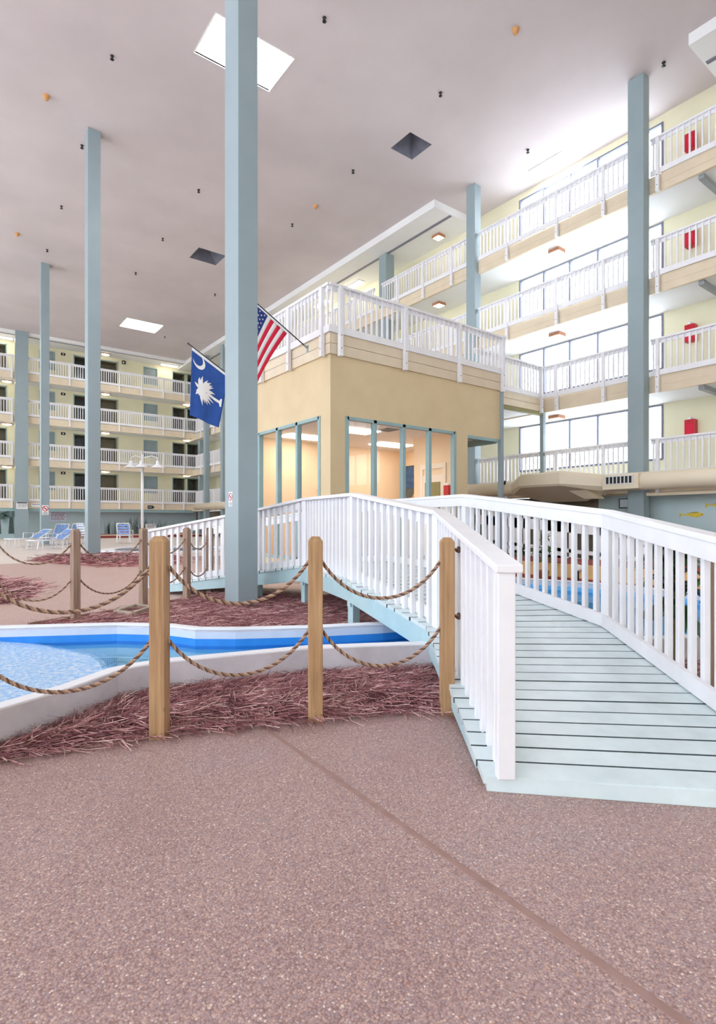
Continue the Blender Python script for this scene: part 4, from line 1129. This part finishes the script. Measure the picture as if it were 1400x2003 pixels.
def chair(label, loc, rz, m):
    t = thing('deck_chair', loc, label, 'chair', 'strap deck chairs', local=True)
    W_ = .3
    tubes(t, 'back_frame', [[(-.22, -W_, .42), (-.36, -W_, .98), (-.36, -W_ + .06, 1.03), (-.36, W_ - .06, 1.03), (-.36, W_, .98), (-.22, W_, .42)]], .022, M['white'])
    tubes(t, 'seat_frame', [[(-.22, -W_, .42), (.3, -W_, .44), (.3, W_, .44), (-.22, W_, .42), (-.22, -W_, .42)]], .022, M['white'])
    for x in (-.3, .28):
        for y in (-W_, W_): tubes(t, 'leg', [[(x * .9, y, .43), (x * 1.15, y * 1.08, 0)]], .02, M['white'])
    for y in (-W_, W_): tubes(t, 'armrest', [[(-.3, y, .68), (.26, y * 1.08, .66), (.28, y * 1.04, .44)]], .02, M['white'])
    mb = MB()
    for k in range(4):
        z = .5 + k * .13; x = -.22 - (z - .42) * .25; mb.box((x - .006, -W_, z), (x + .006, W_, z + .085))
    mb.build('back_strap', m, t)
    mb = MB()
    for k in range(5): mb.box((-.18 + k * .095, -W_, .43), (-.11 + k * .095, W_, .445))
    mb.build('seat_strap', m, t)
    t.rotation_euler = (0, 0, rz); return t
chair('white deck chair with blue straps, its back to us, right of the straw island column', (7.6, 29.6, .2), math.radians(62), M['strap'])
chair('deck chair with red straps, half hidden behind the blue one', (7.85, 30.75, .2), math.radians(62), M['red'])
chair('white deck chair peeking from behind the straw island column', (6.0, 30.6, .2), math.radians(20), M['flagwhite'])

# planting bed along the far wall
t = thing('wall_planter', (10, 41, .2), 'low mulched planting bed with pale edge along the far blue wall', 'planting bed')
mb = MB(); mb.box((7.9, 40.6, .2), (16.2, 44.3, .42)); mb.build('mulch', M['straw'], t)
mb = MB(); mb.box((7.85, 40.5, .2), (16.2, 40.6, .36)); mb.build('edge_board', M['darkred'], t)
mb = MB(); mb.box((7.85, 40.45, .36), (16.2, 40.62, .42)); mb.build('edge_cap', M['cream'], t)
# wall murals of the far wing
def strokes(name, label, x0, x1, z0, n, hh, m, seed):
    rd = random.Random(seed); mb = MB()
    for i in range(n):
        x = rd.uniform(x0, x1); h = rd.uniform(.5, 1) * hh; lean = rd.uniform(-.5, .5) * h * .5
        mb.add([(x - .02, 44.285, z0), (x + .02, 44.285, z0), (x + lean * .5 + .014, 44.285, z0 + h * .6), (x + lean + .004, 44.285, z0 + h), (x + lean * .5 - .014, 44.285, z0 + h * .6)], [(0, 1, 2, 3, 4)])
    tag(mb.build(name, m), label, 'mural', 'grass murals on the far blue wall')
strokes('grass_mural', 'painted marsh grass on the far blue wall, right of the straw island column', 9.9, 11.3, .42, 26, 1.1, M['mural'], 1)
strokes('grass_mural', 'painted marsh grass on the far blue wall, behind the deck chairs', 11.5, 12.9, .42, 34, 1.45, M['mural'], 2)
strokes('grass_mural', 'painted marsh grass on the far blue wall, behind the lamp post', 13.1, 14.4, .42, 26, 1.2, M['mural'], 3)
strokes('grass_mural', 'painted marsh grass on the far blue wall, near the corner column', 14.8, 16.2, .42, 22, 1.1, M['mural'], 4)
strokes('grass_mural', 'painted marsh grass on the far blue wall, behind the lounge chairs', 7.0, 8.4, .5, 20, .9, M['mural'], 5)
def palm(label, x, h, seed):
    t = thing('palm_mural', (x, 44.28, .4), label, 'mural', 'palm murals on the far blue wall')
    mb = MB(); mb.add([(x - .17, 44.285, .5), (x + .17, 44.285, .5), (x + .1, 44.285, .5 + h), (x - .1, 44.285, .5 + h)], [(0, 1, 2, 3)]); mb.build('trunk', M['muraldk'], t)
    rd = random.Random(seed); mb = MB()
    for i in range(18):
        a = math.radians(-40 + 260 * i / 17); l = rd.uniform(.5, .8); c, s_ = math.cos(a), math.sin(a); zc = .5 + h
        top = min(2.18, zc + s_ * l * .7)
        mb.add([(x - s_ * .04, 44.283, zc + c * .04), (x + c * l * .6, 44.283, min(2.19, zc + s_ * l * .7 + .05)), (x + c * l, 44.283, min(2.15, zc + s_ * l * .5 - .12)), (x + c * l * .6, 44.283, min(2.1, zc + s_ * l * .6 - .03))], [(0, 1, 2, 3)])
    mb.build('fronds', M['mural'], t)
palm('painted palm tree on the far blue wall, right one at the left edge', 4.0, 1.15, 1)
palm('painted palm tree on the far blue wall, cut by the left edge', 3.25, 1.05, 2)
# small pelican-like bird left plain: pale arch patch
mb = MB(); mb.box((10.95, 44.28, .75), (11.0, 44.29, 1.2)); mb.add([(11.0, 44.285, 1.2), (11.5, 44.285, .85), (11.55, 44.285, .9), (11.05, 44.285, 1.3)], [(0, 1, 2, 3)])
tag(mb.build('bird_mural', M['muraldk']), 'small dark beaked bird painted on the far blue wall, left of the deck chairs', 'mural')

# ================================================================== SIGNS
def sign(label, x0, x1, z0, z1, y, rows, head=None, name='notice_board', arrow=False, plate='white', ink='black'):
    t = thing(name, ((x0 + x1) / 2, y, z0), label, 'sign', None)
    mb = MB(); mb.box((x0, y, z0), (x1, y + .02, z1)); mb.build('plate', M[plate], t)
    mb = MB(); h = (z1 - z0) / (rows + 1); rd = random.Random(int(x0 * 100))
    for k in range(rows):
        zz = z1 - h * (k + .8); a = x0 + (x1 - x0) * .12
        while a < x1 - (x1 - x0) * .14:
            w = rd.uniform(.05, .16) * (x1 - x0); mb.box((a, y - .006, zz), (min(a + w, x1 - .03), y, zz + h * .38)); a += w + (x1 - x0) * .04
    mb.build('lettering', M[ink], t)
    if head:
        mb = MB(); mb.box((x0 + .03, y - .008, z1 - h * .95), (x1 - .03, y - .001, z1 - h * .15)); mb.build('heading_bar', M[head], t)
    return t
sign('white notice with dark heading on the column against the far wing', 4.12, 4.76, 2.16, 2.62, 42.52, 4, 'black')
sign('small white sign on the cream fascia of the far wing, beside the noticed column', 5.02, 5.62, 2.33, 2.55, 42.87, 1, ink='flagnavy')
sign('white rules board on the blue wall behind the lounge chairs', 6.25, 7.35, 1.35, 2.0, 44.27, 6, plate='poolpale', ink='darkred')
sg = sign('small white board standing in the bed right of the lamp post', 12.2, 12.95, .75, 1.15, 42.0, 2)
mb = MB(); mb.box((12.53, 42.02, .4), (12.61, 42.06, 1.1)); mb.build('stake', M['white'], sg)
t = thing('direction_sign', (12.9, 42.87, 2.4), 'black arrow shaped sign on the cream fascia of the far wing', 'sign')
mb = MB(); mb.prism([(0, 0)] * 0 or [(12.66, 0), (13.0, 0), (13.12, 1), (13.0, 2), (12.66, 2)], 0, 1) if False else mb.add([(12.62, 42.86, 2.30), (12.98, 42.86, 2.30), (13.12, 42.86, 2.42), (12.98, 42.86, 2.54), (12.62, 42.86, 2.54), (12.62, 42.89, 2.30), (12.98, 42.89, 2.30), (13.12, 42.89, 2.42), (12.98, 42.89, 2.54), (12.62, 42.89, 2.54)], [(0, 1, 2, 3, 4), (9, 8, 7, 6, 5)] + [(i, (i + 1) % 5, 5 + (i + 1) % 5, 5 + i) for i in range(5)])
mb.build('plate', M['black'], t)
mb = MB(); mb.box((12.67, 42.852, 2.38), (12.93, 42.86, 2.46)); mb.build('lettering', M['steel'], t)
for lv in (5, 4, 3, 2):
    z = LF[lv] + 2.1
    t = thing('room_sign', (7.2, 44.55, z), 'small dark room sign on the yellow wall of the far wing, %s level' % ORD[lv], 'sign', 'dark room signs of the far wing')
    mb = MB(); mb.box((7.06, 44.56, z - .09), (7.34, 44.6, z + .09)); mb.build('plate', M['black'], t)
    mb = MB(); mb.box((7.16, 44.553, z - .04), (7.24, 44.56, z + .04)); mb.build('lettering', M['white'], t)
t = thing('speaker', (9.0 + 5.2, 44.5, 13.4), 'small dark speaker on the top level wall of the far wing', 'speaker')
mb = MB(); mb.box((11.2, 44.45, 13.35), (11.45, 44.6, 13.6)); mb.build('case', M['black'], t, bevel=.01)
mb = MB(); mb.box((11.24, 44.44, 13.40), (11.34, 44.45, 13.5)); mb.build('lens', M['white'], t)
# stickers on columns
def sticker(label, x, y, z, r, face):
    t = thing('warning_sticker', (x, y, z), label, 'sign', None)
    def pt(a, b, o): return (x - o, y - a, z + b) if face == 'x' else (x + a, y - o, z + b)
    mb = MB(); P = [pt(a, b, o) for o in (0, .003) for a, b in ((-r, -r * 2.2), (r, -r * 2.2), (r, r * 1.15), (-r, r * 1.15))]
    mb.add(P, [(0, 1, 2, 3), (7, 6, 5, 4), (0, 1, 5, 4), (1, 2, 6, 5), (2, 3, 7, 6), (3, 0, 4, 7)]); mb.build('plate', M['white'], t)
    mb = MB(); n = 28
    for ro, ri, o in ((.95, .72, .005),):
        P = [pt(r * k_ * math.cos(2 * math.pi * i / n), r * k_ * math.sin(2 * math.pi * i / n), o) for k_ in (ro, ri) for i in range(n)]
        mb.add(P, [(i, (i + 1) % n, n + (i + 1) % n, n + i) for i in range(n)])
    q = r * .6; w = r * .1
    mb.add([pt(-q - w, q - w, .006), pt(-q + w, q + w, .006), pt(q + w, -q + w, .006), pt(q - w, -q - w, .006)], [(0, 1, 2, 3)])
    mb.build('prohibition_ring', M['red'], t)
    mb = MB()
    mb.add([pt(-r * .5, -r * .08, .004), pt(r * .5, -r * .08, .004), pt(r * .5, r * .08, .004), pt(-r * .5, r * .08, .004)], [(0, 1, 2, 3)])
    for k in range(3):
        b0 = -r * (1.3 + k * .28); mb.add([pt(-r * .7, b0 - r * .12, .004), pt(r * .7, b0 - r * .12, .004), pt(r * .7, b0, .004), pt(-r * .7, b0, .004)], [(0, 1, 2, 3)])
    mb.build('lettering', M['black'], t)
sticker('white and red no smoking sticker on the left face of the nearest column', 3.538, 7.86, 1.68, .065, 'x')
sticker('round pink and red sticker on the slender column behind the lounge chairs', 4.18, 30.69, 1.95, .14, 'y')
